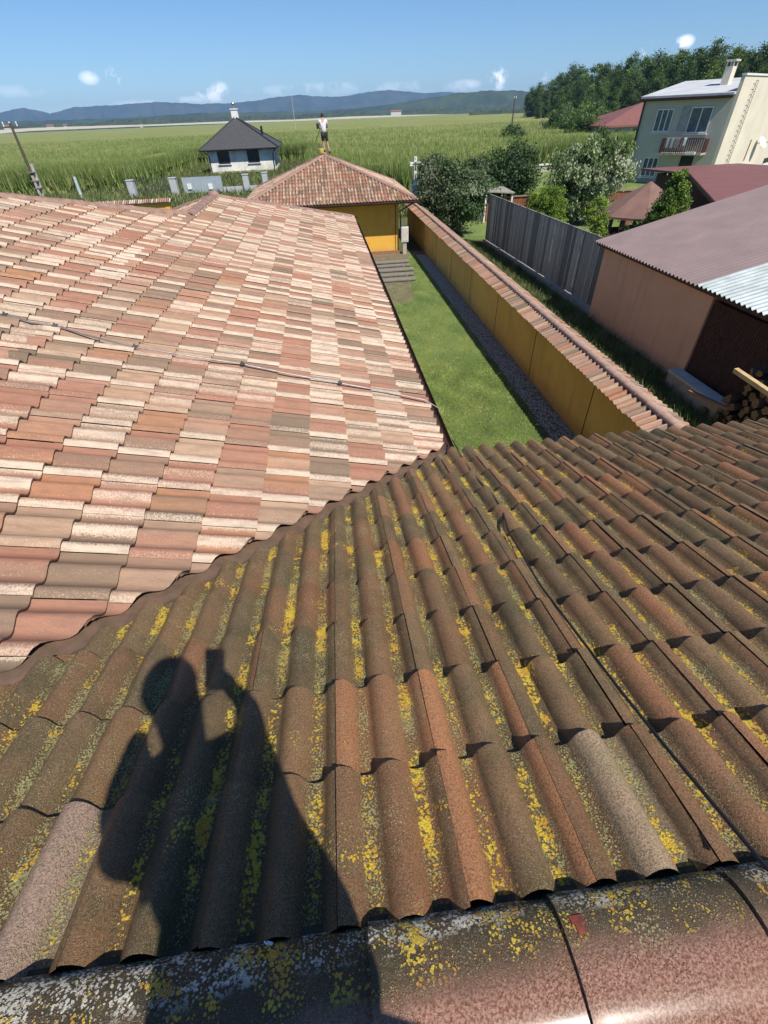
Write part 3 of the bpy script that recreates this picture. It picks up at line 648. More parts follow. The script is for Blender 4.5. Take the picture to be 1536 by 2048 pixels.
mb.build('inner_wall',M('dark_wood_wall',(.03,.016,.012),.9),ga)
mb=MB(); y=9.86
while y>6.0:
    mb.box(8.46,8.49,y-.035,y,G+.05,-3.36); y-=.062
for zq in (G+.3,-4.4,-3.75): mb.box(8.495,8.53,6.0,9.86,zq,zq+.07)
mb.build('slatted_gate',m_slat,ga)
# concrete block
mb=MB(); mb.box(7.98,8.25,8.0,9.8,G-.02,G+.36); o=mb.build('concrete_wall',m_concp if False else m_conc,None,loc=(8.08,9,G)); tagk(o,'low whitish concrete wall stub with a pale cap beside the dark slatted gate','wall')
mb=MB(); mb.box(7.95,8.28,7.98,9.82,G+.362,G+.41); mb.build('cap_slab',m_concp,o)
# firewood
logm=[M('log_bark',(.10,.065,.04),.9,(.05,.035,.025),8,.01,30),M('log_end',(.30,.19,.10),.8,(.16,.10,.06),20)]
spots=[]
li=0
for row in range(7):
    for k in range(13):
        y=5.6+k*.24+(.12 if row%2 else 0)+random.uniform(-.03,.03); z=G+.12+row*.165+random.uniform(-.015,.015)
        if y>8.35-.10*row: continue
        x0=8.0+random.uniform(-.05,.05)+.03*row
        a=random.uniform(-.05,.05); r=random.uniform(.07,.11); n=random.choice([3,4,5,6])
        if y<5.9: continue
        mb=MB(); c0=V3(0,0,0); c1_=V3(.75,math.sin(a)*.3,random.uniform(-.03,.03)); mb.tube([c0,c1_],[r,r*.92],n,0); mb.m[-1]=1; mb.m[-2]=1
        o=mb.build('firewood_log',logm,None,loc=(0,0,0)); o.location=(x0+random.uniform(-.08,.08),y+random.uniform(-.03,.03),z); o.rotation_euler=(random.uniform(0,6),random.uniform(-.12,.12),random.uniform(-.25,.25)); spots.append(o)
        tagk(o,'split brown firewood log in the pile by the dark slatted gate','log','logs of the firewood pile')
for k in range(26):
    mb=MB(); r=random.uniform(.04,.09); mb.tube([(0,0,0),(random.uniform(.3,.6),random.uniform(-.4,.4),random.uniform(-.1,.15))],[r,r*.8],random.choice([4,5,6]),0); mb.m[-1]=1; mb.m[-2]=1
    o=mb.build('firewood_log',logm); o.location=(random.uniform(8.0,8.8),random.uniform(6.3,7.8),G+1.12+random.uniform(.0,.22)); tagk(o,'loose piece of firewood thrown on top of the stacked logs','log','loose logs on the firewood pile')
mb=MB(); a=at(1468,738,-3.95); b_=at(1560,800,-3.95); dd=b_-a; dd/=np.linalg.norm(dd)
mb.frame(a-V3(0,0,.07),dd*1.3,V3(.10,.02,0),V3(0,0,.08)); o=mb.build('timber_beam',m_woodp,None,loc=tuple(a)); tagk(o,'pale squared timber beam lying on top of the firewood pile','beam')
mb=MB(); a2=at(1450,820,G+.5); mb.frame(a2,V3(-.3,.95,.0)*.9,V3(.1,0,0),V3(0,0,.05)); o=mb.build('plank',M('reddish_plank',(.32,.17,.12),.8),None,loc=tuple(a2)); tagk(o,'reddish plank lying in front of the firewood pile next to the concrete wall stub','plank')

# ---------------------------------------------------------------- far land
def zray(px,py,y): r=ray(px,py); return r*(y/r[1])
def strip_mesh(name,top,y0,depth,mat,jit=0,fine=1,kind='structure',zb=G,label=None,bot=None,cat=None):
    xs=[p[0] for p in top]; ys=[p[1] for p in top]; n=int((xs[-1]-xs[0])/fine)+1; V=[];Fc=[]
    ph=[random.uniform(0,6) for _ in range(6)]
    for i in range(n):
        px=xs[0]+i*fine; py=np.interp(px,xs,ys)+ (jit*random.uniform(-1,1) if jit else 0)+ .5*math.sin(px*.11+ph[0])+.35*math.sin(px*.31+ph[1])
        t=zray(px,py,y0); rr=[(0.,1.),(.12,.82),(.35,.5),(.7,.18),(1.,0.)]
        hgt=t[2]-zb
        for q,(a,b) in enumerate(rr):
            wob=1+(.10*math.sin(px*.06*(q+1)+ph[q])+.05*math.sin(px*.19+ph[q]*2))*(0<q<4)
            V.append((t[0]*(1-a*depth/y0),y0-a*depth*(1+.25*(wob-1)*4 if 0<q<4 else 1),zb+hgt*b*wob))
        V.append((t[0]*(1+.1*depth/y0),y0+depth*.1,zb))
    m_=6
    for i in range(n-1):
        for q in range(4): Fc.append((i*m_+q,i*m_+q+1,(i+1)*m_+q+1,(i+1)*m_+q))
        Fc.append((i*m_,(i+1)*m_,(i+1)*m_+5,i*m_+5))
    o=mesh_obj(name,V,Fc,mat,smooth=True); o['kind']=kind
    if label: tagk(o,label,cat)
    return o
m_hill=M('forested_hill',(.022,.038,.018),.95,(.045,.062,.028),.004,detail=8,lo=.42,hi=.58)
m_hill2=M('forested_low_hill',(.020,.040,.014),.95,(.040,.065,.022),.006,detail=8,lo=.42,hi=.58)
strip_mesh('hills',[(-500,222),(-250,232),(0,225),(48,215),(100,227),(150,214),(190,212),(235,210),(290,205),(330,204),(400,208),(470,206),(520,200),(560,193),(600,190),(660,194),(700,191),(740,183),(785,180),(840,186),(900,184),(1000,188),(1100,184),(1250,180),(1400,175),(1600,170),(1900,150)],5200,900,m_hill,.4,3)
strip_mesh('hills',[(-500,262),(0,243),(120,240),(250,236),(400,226),(520,224),(640,222),(740,214),(800,206),(860,196),(920,186),(980,181),(1040,181),(1100,186),(1200,185),(1400,180),(1900,165)],2100,380,m_hill2,.5,3)
m_belt=M('far_trees',(.018,.035,.010),.95,(.045,.065,.02),.08,detail=6,lo=.4,hi=.6)
strip_mesh('far_wood',[(-300,268),(0,253),(40,250),(110,248),(180,247),(230,240),(300,238),(360,236),(420,238),(500,232),(560,234),(640,226),(700,222),(760,226),(840,218),(940,216),(1000,214),(1100,208),(1200,204)],1600,40,m_belt,1.8,2,kind='stuff',label='dark belt of far trees along the end of the green field',cat='wood')
strip_mesh('far_wood',[(938,226),(960,221),(1000,219),(1050,220),(1090,214),(1140,212)],700,30,m_belt,1.4,2,kind='stuff',label='dark bushes at the far right end of the field below the wood',cat='wood')
m_stub=M('stubble',(.52,.46,.33),.95,(.44,.39,.27),.02)
V=[];Fc=[]; bot=[(-300,276),(0,267),(60,262),(230,255),(300,252),(470,246),(590,242),(700,238),(830,234),(940,230)]; top=[(-300,270),(0,260),(60,256),(230,250.5),(300,249),(470,242),(590,239),(700,233),(830,229.5),(940,228)]
for (a,b),(c,d) in zip(bot,top): V+= [zray(a,b,1250),zray(c,d,1400)]
for i in range(len(bot)-1): Fc.append((2*i,2*i+2,2*i+3,2*i+1))
o=mesh_obj('stubble_field',V,Fc,m_stub); o['kind']='structure'
# small pale far houses
m_fw=M('far_white_wall',(.65,.63,.58),.9); m_fr=M('far_red_roof',(.28,.12,.08),.9)
for i,(px,py,wd,lab) in enumerate(((12,254,12,'far white farm building beyond the field at the left edge'),(100,253,16,'far long pale building beyond the field, left of the small stake'),(282,252,5,'tiny far white house beyond the field, left of the white house'),(792,224,26,'far long pale hall at the foot of the dark green hill'),(130,252,7,'tiny far pale house right of the long pale building beyond the field'))):
    c=zray(px,py,1420); wm=wd/1500*1420; hb=thing('far_building',lab,'building',(c[0],1420,c[2]-3))
    mb=MB(); mb.box(c[0]-wm/2,c[0]+wm/2,1420,1428,c[2]-6,c[2]+1.2); mb.build('wall',m_fw,hb)
    mb=MB(); mb.poly([(c[0]-wm/2-1,1419,c[2]+1.2),(c[0]-wm/2-1,1424,c[2]+3.6),(c[0]-wm/2-1,1429,c[2]+1.2)],(wm+2,0,0)); mb.build('roof',m_fr,hb)
# corn field
YB=[]
def ynear(x): return np.interp(x,[-90,-60,-35,-23,-19.8,-19.6,-1.2,-1.0,7,12,23,30,45,90],[64,64,66,70,74,96,96,63,50,52,66,70,82,120])
def nz(x,y): return .5+.5*np.sin(x*.61+np.sin(y*.23)*2.1)*np.sin(y*.37+np.sin(x*.41)*1.7)
s=NT('corn_canopy')
a=s.noise(.035,5,.6,stretch=(1,.35,1)); b=s.noise(1.3,5,.7); c=s.noise(.3,4,.6)
cc=s.mix(s.mr(a,.35,.65),(.25,.28,.085),(.32,.31,.13)); cc=s.mix(s.mr(c,.38,.62,0,.5),cc,(.19,.23,.06)); cc=s.mix(s.mr(b,.4,.65,0,.6),cc,(.085,.115,.03)); s.base(cc); s.rough(.9); s.b.inputs['Specular IOR Level'].default_value=.15; s.bump(b,.5); m_corn=s.m
ny,nx=230,260; V=[];Fc=[]
for j in range(ny):
    t=j/(ny-1)
    for i in range(nx):
        u=-.86+1.55*i/(nx-1); y0=np.interp(u*75,[-90,-60,-35,-23,-5,7,12,23,30,45,90],[64,64,65,67,62,52,53,64,68,80,118])*.97; y=y0*(1270/y0)**(t**1.0); x=u*(75 if t<.02 else y) if False else u*y
        dx_=max(-19.6-x,x+1.2); dy_=y-96.5; dd_=max(dx_,dy_)
        z=G+(1.75+random.uniform(-.12,.12)+.25*nz(x*.3,y*.3))*min(max(dd_/1.6,0),1)*min(j/2,1)
        V.append((x,y,z))
for j in range(ny-1):
    for i in range(nx-1): Fc.append((j*nx+i,j*nx+i+1,(j+1)*nx+i+1,(j+1)*nx+i))
o=mesh_obj('corn_canopy',V,Fc,m_corn); o['kind']='stuff'; tagk(o,'wide green corn field stretching to the foot of the hills','field')
n=150000; t=RNG.random(n)**1.5; u=RNG.uniform(-.80,.62,n); y0=np.array([ynear(a*70) for a in u]); y=y0*(210/y0)**t; x=u*y; yn=np.array([ynear(a) for a in x]); ok=y>yn-.6; x,y=x[ok],y[ok]; x=np.round(x/.75)*.75+RNG.normal(0,.12,len(x)); n=len(x)
xe=np.concatenate([RNG.uniform(-21.2,-19.3,5000),RNG.uniform(-20,-1,6000),RNG.uniform(-1.4,.3,3500)]); ye=np.concatenate([RNG.uniform(68,97,5000),RNG.uniform(95.6,98,6000),RNG.uniform(62,97,3500)]); x=np.concatenate([x,xe]); y=np.concatenate([y,ye]); xf=RNG.uniform(-62,-19.6,22000); xg=RNG.uniform(-1.,60,14000); xf=np.concatenate([xf,xg]); yf_=np.array([ynear(a) for a in xf])*.97+RNG.normal(-.7,.6,len(xf)); xh=RNG.uniform(-36,-19.4,9000); yh_=np.interp(xh,[-36,-23,-19.4],[63,64,66])+RNG.uniform(-.5,9,9000); xf=np.concatenate([xf,xh]); yf_=np.concatenate([yf_,yh_]); x=np.concatenate([x,xf]); y=np.concatenate([y,yf_]); n=len(x)
h=RNG.uniform(1.85,2.5,n); zb=np.where((RNG.random(n)<.35),G+.2,G+1.1); zb[-len(xf):]=G+RNG.uniform(0,1.2,len(xf)); th=RNG.uniform(0,6.28,n); ln=RNG.uniform(.15,.5,n); wd=.03+.0005*y
dx,dy=-np.sin(th)*wd,np.cos(th)*wd
V=np.zeros((n*3,3)); V[0::3]=np.stack([x-dx,y-dy,zb],1); V[1::3]=np.stack([x+dx,y+dy,zb],1); V[2::3]=np.stack([x+np.cos(th)*ln,y+np.sin(th)*ln,G+h*(1+.0*x)],1)
CC=np.array([(.17,.26,.055),(.21,.29,.065),(.13,.21,.04),(.25,.29,.09),(.36,.35,.16),(.17,.23,.06)]); C=np.ones((n*3,4)); cc=CC[RNG.integers(0,6,n)]*RNG.uniform(.75,1.2,(n,1))
for q in range(3): C[q::3,:3]=cc
def tri_obj(name,V,C,mat,parent=None,loc=(0,0,0),nv=3):
    me=bpy.data.meshes.new(name); n=len(V)//nv; me.vertices.add(len(V)); me.vertices.foreach_set('co',(V-(org(parent) if parent is not None else np.array(loc))).ravel())
    me.loops.add(len(V)); me.loops.foreach_set('vertex_index',np.arange(len(V),dtype=np.int32)); me.polygons.add(n)
    me.polygons.foreach_set('loop_start',np.arange(0,len(V),nv,dtype=np.int32)); me.polygons.foreach_set('loop_total',np.full(n,nv,dtype=np.int32)); me.update()
    a_=me.color_attributes.new('tcol','FLOAT_COLOR','POINT'); a_.data.foreach_set('color',C.ravel()); me.materials.append(mat); return link(name,me,parent,loc)
o=tri_obj('corn',V,C,m_leaf); o['kind']='stuff'; tagk(o,'tall green corn plants standing in rows at the near side of the field','corn')
# grass yard between the gardens and the field
blades('rough_grass','rough green and straw coloured grass before the corn field',[(-60,-2,40,64,1),(-19,-1,60,95,1),(-2,14,36,58,1)],60000,.2,.6,[(.12,.16,.04),(.18,.20,.07),(.09,.14,.03),(.30,.28,.15)],.5,.05)
o=mesh_obj('path',[(-19.3,66,G+.02),(-17.2,66,G+.02),(-15.2,95,G+.02),(-18.6,95,G+.02)],[(0,1,2,3)],M('gravel_path',(.36,.33,.24),.95,(.22,.22,.13),1.)); o['kind']='structure'
# ---------------------------------------------------------------- trees
def crown(c,R,shape,cols,ncl,nlf,size,rc,seed,low=.0,hang=0.):
    r=np.random.default_rng(seed); P=[];CL=[]
    cen=[]
    while len(cen)<ncl:
        v=r.uniform(-1,1,3); rad=np.linalg.norm(v[:2]); zz=(v[2]+1)/2
        if shape=='cone': lim=(1-zz)**.75*(1 if zz>.12 else .6+3*zz)
        elif shape=='column': lim=min(1,1.25*math.sqrt(max(0,1-abs(2*zz-1)**3.2)))*(.82+.18*(1-zz))
        elif shape=='spruce': lim=(1-zz)*.95+.05
        else: lim=math.sqrt(max(0,1-v[2]**2))*(1.0 if v[2]>-.2 else .85)
        if rad<lim and (rad>lim*.45 or r.random()<.35): cen.append(v)
    cen=np.array(cen); per=nlf//ncl; cols=np.array(cols)
    fa,fb,fc=r.uniform(0,6.28,3)
    if shape=='ovoid': cen=np.array([v*(1+.17*math.sin(3*math.atan2(v[1],v[0])+fa+2*v[2])+.10*math.sin(5*math.atan2(v[1],v[0])+fb-3*v[2])) for v in cen])
    for v in cen:
        s_=r.uniform(.6,1.35); p=v*np.array(R)+r.normal(0,1,(per,3))*rc*s_*np.array([1,1,.75]); P.append(p)
        cc=cols[r.integers(len(cols))]*r.uniform(.75,1.25); CL.append(np.tile(cc,(per,1))*r.uniform(.75,1.3,(per,1)))
    P=np.concatenate(P)+np.array(c); CL=np.concatenate(CL); n=len(P)
    a=r.normal(0,1,(n,3)); a/=np.linalg.norm(a,axis=1,keepdims=True); b=np.cross(a,r.normal(0,1,(n,3))); b/=np.linalg.norm(b,axis=1,keepdims=True)
    if hang: a[:,2]=-np.abs(a[:,2])-hang; a/=np.linalg.norm(a,axis=1,keepdims=True)
    sz=size*r.uniform(.6,1.4,(n,1)); V=np.zeros((n*4,3)); V[0::4]=P-a*sz; V[1::4]=P+b*sz*.5; V[2::4]=P+a*sz; V[3::4]=P-b*sz*.5
    C=np.ones((n*4,4)); 
    for q in range(4): C[q::4,:3]=CL
    return V,C
m_bark=M('bark',(.12,.09,.06),.95,(.06,.045,.03),6,.02,20)
def tree(name,label,cat,base,H,R,shape,cols,ncl,nlf,size,rc,seed,group=None,cz=None,rz=None,trunk=.12,hang=0.,dz=0):
    base=V3(*base); t=thing(name,label,cat,tuple(base),group)
    cz=cz if cz is not None else H*.55; rz=rz if rz is not None else H*.45
    V,C=crown(base+V3(0,0,cz),(R,R,rz),shape,cols,ncl,nlf,size,rc,seed,hang=hang)
    tri_obj('crown',V,C,m_leaf,t,nv=4)
    r=random.Random(seed); mb=MB(); mb.tube([base,base+V3(.02*H*r.uniform(-1,1),0,H*.3),base+V3(.04*H*r.uniform(-1,1),.02*H,H*.75)],[trunk,trunk*.7,trunk*.25],8)
    if shape=='ovoid':
        for k in range(7):
            a=r.uniform(0,6.28); z0=H*r.uniform(.22,.5); mb.tube([base+V3(0,0,z0),base+V3(math.cos(a)*R*.4,math.sin(a)*R*.4,z0+H*.14),base+V3(math.cos(a)*R*.75,math.sin(a)*R*.75,z0+H*.3)],[trunk*.5,trunk*.3,trunk*.1],6)
    mb.build('trunk',m_bark,t,smooth=True); return t
DKG=[(0.056,0.106,0.035),(0.088,0.144,0.045),(0.125,0.181,0.062),(0.062,0.106,0.050)]
GYG=[(0.112,0.156,0.075),(0.163,0.200,0.106),(0.081,0.125,0.050),(0.213,0.244,0.150)]
SLV=[(0.288,0.336,0.192),(0.352,0.400,0.248),(0.152,0.208,0.080),(0.432,0.464,0.320),(0.088,0.136,0.048),(0.224,0.288,0.128)]
THU=[(0.168,0.258,0.034),(0.228,0.318,0.048),(0.120,0.198,0.026),(0.288,0.360,0.072)]
FOR=[(0.066,0.110,0.029),(0.094,0.149,0.037),(0.132,0.193,0.050),(0.050,0.088,0.029)]
FOR2=[(.12,.185,.04),(.15,.22,.05),(.09,.15,.03)]
def top_z(px,py,b): 
    r=ray(px,py); return r[2]*math.hypot(b[0],b[1])/math.hypot(r[0],r[1])
b=at(905,470); tree('fruit_tree','big grey green tree between the yellow wall and the end of the board fence','tree',b,top_z(900,306,b)-G,1.55,'ovoid',GYG+DKG[:1],120,26000,.075,.20,1,cz=1.75,rz=1.65)
b=at(868,415); tree('bush','upper narrow grey green bush left behind the big fruit tree, close to the cross','bush',b,top_z(880,308,b)-G,1.25,'ovoid',GYG,60,9000,.08,.22,21)
b=V3(13.0,37.5,G); tree('fruit_tree','dark green tree behind the board fence, between the utility pole and the silvery tree','tree',b,top_z(1025,292,b)-G,1.75,'ovoid',DKG+GYG[:1],90,15000,.09,.25,2)
b=V3(10.2,34.5,G); tree('bush','low dark green bush between the fruit trees','bush',b,2.0,1.2,'ovoid',DKG,50,6000,.08,.2,22)
b=V3(15.2,30.8,G); tree('silver_tree','big tree with pale silvery leaves standing behind the clipped conifers','tree',b,top_z(1180,268,b)-G,2.25,'ovoid',SLV,150,34000,.085,.23,3,cz=2.15,rz=1.75,trunk=.16,hang=.3)
b=zray(1090,450,23.6); b[2]=G; tree('thuja','broad bright green clipped conifer just behind the grey board fence','conifer',b,top_z(1088,372,b)-G,.92,'column',THU,260,42000,.033,.075,4)
b=zray(1183,480,17.3); b[2]=G; tree('thuja','narrow bright green columnar conifer close to the garage roof corner','conifer',b,top_z(1188,394,b)-G,.46,'column',THU,160,26000,.028,.05,5)
b=V3(10.2,24.9,G); tree('bush','dark green shrub at the foot of the broad conifer behind the fence','bush',b,1.5,.7,'ovoid',DKG,40,6000,.05,.14,6)
b=zray(1335,430,19.6); b[2]=G; tree('thuja','big cone shaped green conifer in front of the cream house','conifer',b,top_z(1345,330,b)-G,1.12,'cone',[(.12,.19,.03),(.16,.24,.045),(.075,.13,.022)],420,60000,.04,.09,7)
b=V3(12.6,20.4,G); tree('bush','dark green bush left of the cone shaped conifer, beside the brown pavilion','bush',b,1.4,.9,'ovoid',DKG,50,7000,.06,.16,8)
for k,(px,y,h,R,lab) in enumerate(((1160,100,5.6,3.2,'round green tree left of the red roofed house'),(1180,118,6.2,3.4,'taller green tree close against the red roofed house'),(1120,125,5.0,3.0,'low green tree at the edge of the corn field, before the wood'),(1262,80,1.5,1.6,'yellow green bush under the wall of the red roofed house'),(1030,95,3.2,1.6,'small dark bush at the foot of the tall wooden pole'))):
    c=zray(px,250,y); tree('field_tree' if k!=3 else 'bush',lab,'tree' if k!=3 else 'bush',(c[0],y,G),h,R,'ovoid',FOR2 if k in (3,) else DKG+FOR2[:2],50,6500,.16,.45,30+k)
# wood on the right: individual trees, copied
protos=[]
for k,(H,R,cols) in enumerate(((15,3.4,FOR),(16,3.0,FOR+FOR2[:1]),(14,3.8,FOR2+FOR[:2]),(17,2.6,FOR))):
    protos.append((H,R,cols))
used={}
TOPS=[(1068,176,330),(1085,168,320),(1105,160,300),(1125,150,285),(1150,134,270),(1172,138,255),(1195,132,240),(1218,130,225),(1240,128,215),(1262,114,205),(1285,120,190),(1308,118,180),(1330,108,175),(1352,106,165),(1375,104,160),(1398,104,152),(1420,98,148),(1446,94,145),(1470,98,140),(1492,110,140),(1515,96,138),(1545,88,134),(1580,90,130),
      (1095,182,270),(1130,172,240),(1165,160,220),(1205,156,200),(1240,150,180),(1275,148,170),(1180,190,160),(1130,195,190),(1230,180,150),(1320,140,150),(1375,134,140),(1430,124,130),(1490,128,128),(1550,118,125),(1080,196,260)]
GL='tall dark green tree in the wood on the right behind the cream house'
for i,(px,py,y) in enumerate(TOPS):
    t=zray(px,py,y); H=t[2]-G; k=i%4; h0,R0,cols=protos[k]
    if k not in used:
        used[k]=tree('wood_tree',GL,'tree',(t[0],y,G),h0,R0,'ovoid',cols,130,20000,.20,.60,50+k,group='trees of the wood on the right',cz=h0*.52,rz=h0*.48,trunk=.25); o=used[k]
    else:
        o=used[k].copy(); COL.objects.link(o)
        for ch in used[k].children: c2=ch.copy(); COL.objects.link(c2); c2.parent=o
    sc=H/h0*random.uniform(.97,1.03); o.location=(t[0],y,G); o.scale=(sc*random.uniform(.9,1.35),)*2+(sc,); o.rotation_euler=(0,0,random.uniform(0,6.28))
    o['label']={0:'leftmost tree of the wood, where the trees meet the open field',20:'tall tree of the wood standing right of the cream house chimney',12:'tree of the wood rising just behind the left end of the cream house roof'}.get(i,GL)
# ---------------------------------------------------------------- white house
m_shing=M('dark_shingle',(.042,.042,.045),.75,(.065,.065,.07),2.5,.01,9,stretch=(1,1,6))
m_whw=M('unfinished_white_wall',(.80,.77,.69),.9,(.56,.54,.49),.9,detail=6,lo=.42,hi=.62)
m_glassd=M('dark_glass',(.015,.017,.02),.15,(.03,.03,.035),1)
wh=thing('white_house','white house with dark hipped roof and white chimney beside the corn field','house',(-10,77,G))
x0,x1,y0,y1=-14.2,-5.75,77,85.6; ze=-2.63
mb=MB(); mb.box(x0,x1,y0,y1,G,ze); mb.build('wall',m_whw,wh)
mb=MB(); mb.box(x0-.04,x1+.04,y0-.04,y1+.04,G-.1,G+.38); mb.build('plinth',M('stained_plinth',(.52,.50,.34),.9,(.36,.37,.2),1.2),wh)
mb=MB(); ax,ay,az=-10.35,81.4,.42; e=.75
c_=[(x0-e,y0-e),(x1+e,y0-e),(x1+e,y1+e),(x0-e,y1+e)]
mb.add([(ax,ay,az)]+[(x,y,ze) for x,y in c_]+[(x,y,ze-.16) for x,y in c_],[(0,1,2),(0,2,3),(0,3,4),(0,4,1),(1,5,6,2),(2,6,7,3),(3,7,8,4),(4,8,5,1),(5,8,7,6)]); mb.build('roof',m_shing,wh)
mb=MB()
for (x,y) in c_: mb.tube([(x,y,ze+.03),(ax,ay,az+.03)],.09,6)
gutter(mb,(c_[0][0],c_[0][1]-.06,ze-.05),(c_[1][0],c_[1][1]-.06,ze-.05),.09)
mb.build('roof_edge',M('dark_ridge',(.03,.03,.032),.6),wh)
mb=MB(); mb.box(ax-.42,ax+.42,ay-.2,ay+.5,az-.6,az+.75); mb.box(ax-.5,ax+.5,ay-.28,ay+.58,az+.75,az+.86); mb.build('chimney',m_white,wh)
mb=MB(); mb.tube([(ax,ay+.1,az+.85),(ax,ay+.1,az+1.25)],.16,10); mb.ell((ax,ay+.1,az+1.35),(.26,.26,.14)); mb.build('chimney_cap',m_wire,wh)
mb=MB(); mb.tube([(-7.1,80.4,-1.6),(-7.1,80.4,-.55)],.14,8); mb.build('vent_pipe',m_blk,wh)
for a,b_ in ((-12.95,-11.45),(-9.15,-7.65)):
    mb=MB(); mb.box(a,b_,y0-.03,y0+.12,-4.15,-2.85); wi=mb.build('window',m_glassd,wh)
    mb=MB()
    for q in (a,b_-.09,(a+b_)/2-.04): mb.box(q,q+.08,y0-.06,y0-.032,-4.15,-2.85)
    mb.box(a,b_,y0-.061,y0-.031,-2.93,-2.85); mb.box(a,b_,y0-.061,y0-.031,-4.17,-4.09); mb.build('frame',m_blk,wi)
    mb=MB(); mb.box(a-.1,b_+.1,y0-.16,y0,-4.25,-4.18); mb.build('sill',m_white,wi)
for x in (x0+.15,x1-.1):
    mb=MB(); mb.tube([(x-.45 if x<-10 else x+.45,y0-.75,ze-.1),(x,y0-.1,ze-.7),(x,y0-.1,G)],.06,6); mb.build('downpipe',m_blk,wh)
# grey street fence left of the outbuilding
m_gpost=M('grey_concrete_post',(.44,.46,.48),.85,(.34,.36,.37),6)
m_gpan=M('blue_grey_panel',(.33,.38,.42),.5,(.28,.33,.37),2)
sf=thing('street_fence','blue grey street fence with square posts and panels before the white house','fence',(-12,56.5,G))
for k,(px,py,pb,wd) in enumerate(((252,362,400,.62),(337,357,398,.62),(484,350,392,.55),(523,346,385,.5))):
    c=zray(px,py,56.5); mb=MB(); mb.box(c[0],c[0]+wd,56.3,56.3+wd,G,c[2]); mb.frame((c[0]-.04,56.26,c[2]),(wd+.08,0,0),(0,wd+.08,0),(0,0,.07)); mb.build('post',m_gpost,sf)
a=zray(362,356,56.5); b_=zray(441,352,56.5)
mb=MB(); mb.box(a[0],b_[0],56.5,56.56,G+.1,a[2]+.02); mb.build('panel',m_gpan,sf)
mb=MB(); 
for px in (379,421):
    c=zray(px,373,56.45); mb=MB(); mb.box(c[0]-.2,c[0]+.2,56.40,56.49,c[2]-.22,c[2]+.22); mb.build('mailbox',m_white,sf)
a=zray(445,374,56.6); b_=zray(530,371,56.6); mb=MB(); mb.box(a[0],b_[0]+2,56.5,56.7,G,a[2]); mb.build('low_wall',m_gpost,sf)
mb=MB(); a=zray(250,380,57.5); b_=zray(345,378,57.5)
for k in range(28):
    x=a[0]+(b_[0]-a[0])*k/27; mb.box(x-.02,x+.02,57.5,57.53,G,-3.9)
for z in (-4.0,-4.9): mb.box(a[0],b_[0],57.53,57.56,z,z+.05)
mb.build('mesh_panel',M('dark_mesh',(.06,.075,.065),.7),sf)
# small ochre street wall with tile coping
gw=thing('street_wall','low ochre wall with pink tile coping beyond the own roof ridge','wall',(-14,38.6,G))
xa=-23.0; xb=at(342,394,-3.8)[0]; yw=38.6; mb=MB(); mb.box(xa,xb,yw,yw+.3,G,-3.98); mb.build('wall_body',m_yelf,gw)
mb=MB(); mb.box(xb-.28,xb+.02,yw-.03,yw+.33,G,-3.99); mb.build('pillar',m_yelf,gw)
mb=MB(); x=xa-.1; 
while x<xb+.12:
    for sy in (-1,1):
        P0=V3(x,yw+.15,-3.80+random.uniform(-.008,.008)); d=V3(0,sy*.34,-.15)
        V=[];Fc=[]
        for q in (0,1):
            for k in range(6):
                th=math.pi*k/5; V.append(P0+d*q+V3(.055*math.cos(th)+.07,0,.045*math.sin(th)))
        for k in range(5): Fc.append((k,k+1,6+k+1,6+k)[::-sy])
        Fc.append(tuple(range(6,12)))
        mb.add(V,Fc,random.choice([0,0,1,2]))
    x+=.145
mb.build('coping_tiles',[M('tile_pale',(.55,.44,.36),.8),M('tile_pink',(.42,.24,.18),.8),M('tile_brown',(.28,.17,.13),.8)],gw)
mb=MB(); mb.poly([(xa-.1,yw-.2,-3.985),(xa-.1,yw+.15,-3.82),(xa-.1,yw+.5,-3.985)],(xb-xa+.2,0,0)); mb.build('coping_bed',m_dark,gw)
# utility poles
m_pole=M('pole_wood',(.10,.08,.055),.9,(.06,.05,.035),4,stretch=(6,6,1))
up=thing('utility_pole','wooden utility pole with paired concrete footing at the far left','pole',tuple(at(84,396)))
b0=at(84,396); tp=top_z(22,246,b0)
mb=MB(); mb.tube([b0,(b0[0]+.05,b0[1],tp)],[.17,.11],8); mb.build('shaft',m_pole,up,smooth=True)
h=top_z(58,328,b0); mb=MB(); mb.frame(b0+V3(.14,-.1,0),V3(.26,0,0),V3(0,.24,0),V3(.1,0,h-G)); mb.frame(b0+V3(-.02,-.35,0),V3(.2,0,0),V3(0,.2,0),V3(.05,0,h-G-.9)); mb.build('concrete_footing',m_conc,up)
mb=MB()
for z in (h-.7,h-1.4,h-2.0): mb.box(b0[0]-.22,b0[0]+.45,b0[1]-.38,b0[1]+.2,z,z+.10)
mb.build('strap',m_wire,up)
mb=MB(); mb.box(b0[0]-.7,b0[0]+.7,b0[1]-.08,b0[1]+.02,tp-.35,tp-.25); mb.build('crossarm',m_pole,up)
for dx in (-.6,.0,.6):
    mb=MB(); mb.tube([(b0[0]+dx,b0[1]-.03,tp-.25),(b0[0]+dx,b0[1]-.03,tp+.0)],.05,8); mb.ell((b0[0]+dx,b0[1]-.03,tp+.02),(.07,.07,.08)); mb.build('insulator',m_white,up)
for nm,px,pb,pt,lab,r in (('utility_pole',(1018,300),0,(1037,190),'tall thin dark wooden pole behind the dark fruit tree',.13),):
    b0=at(*px); t=thing(nm,lab,'pole',tuple(b0)); tp=top_z(*pt,b0); mb=MB(); mb.tube([b0,(b0[0],b0[1],tp)],[r*1.2,r*.7],8); mb.build('shaft',m_pole,t,smooth=True)
    for dx in (-.14,.14):
        mb=MB(); mb.tube([(b0[0]+dx,b0[1]-.1,tp-.38),(b0[0]+dx,b0[1]-.1,tp-.1)],.05,8); mb.build('insulator',m_white,t)
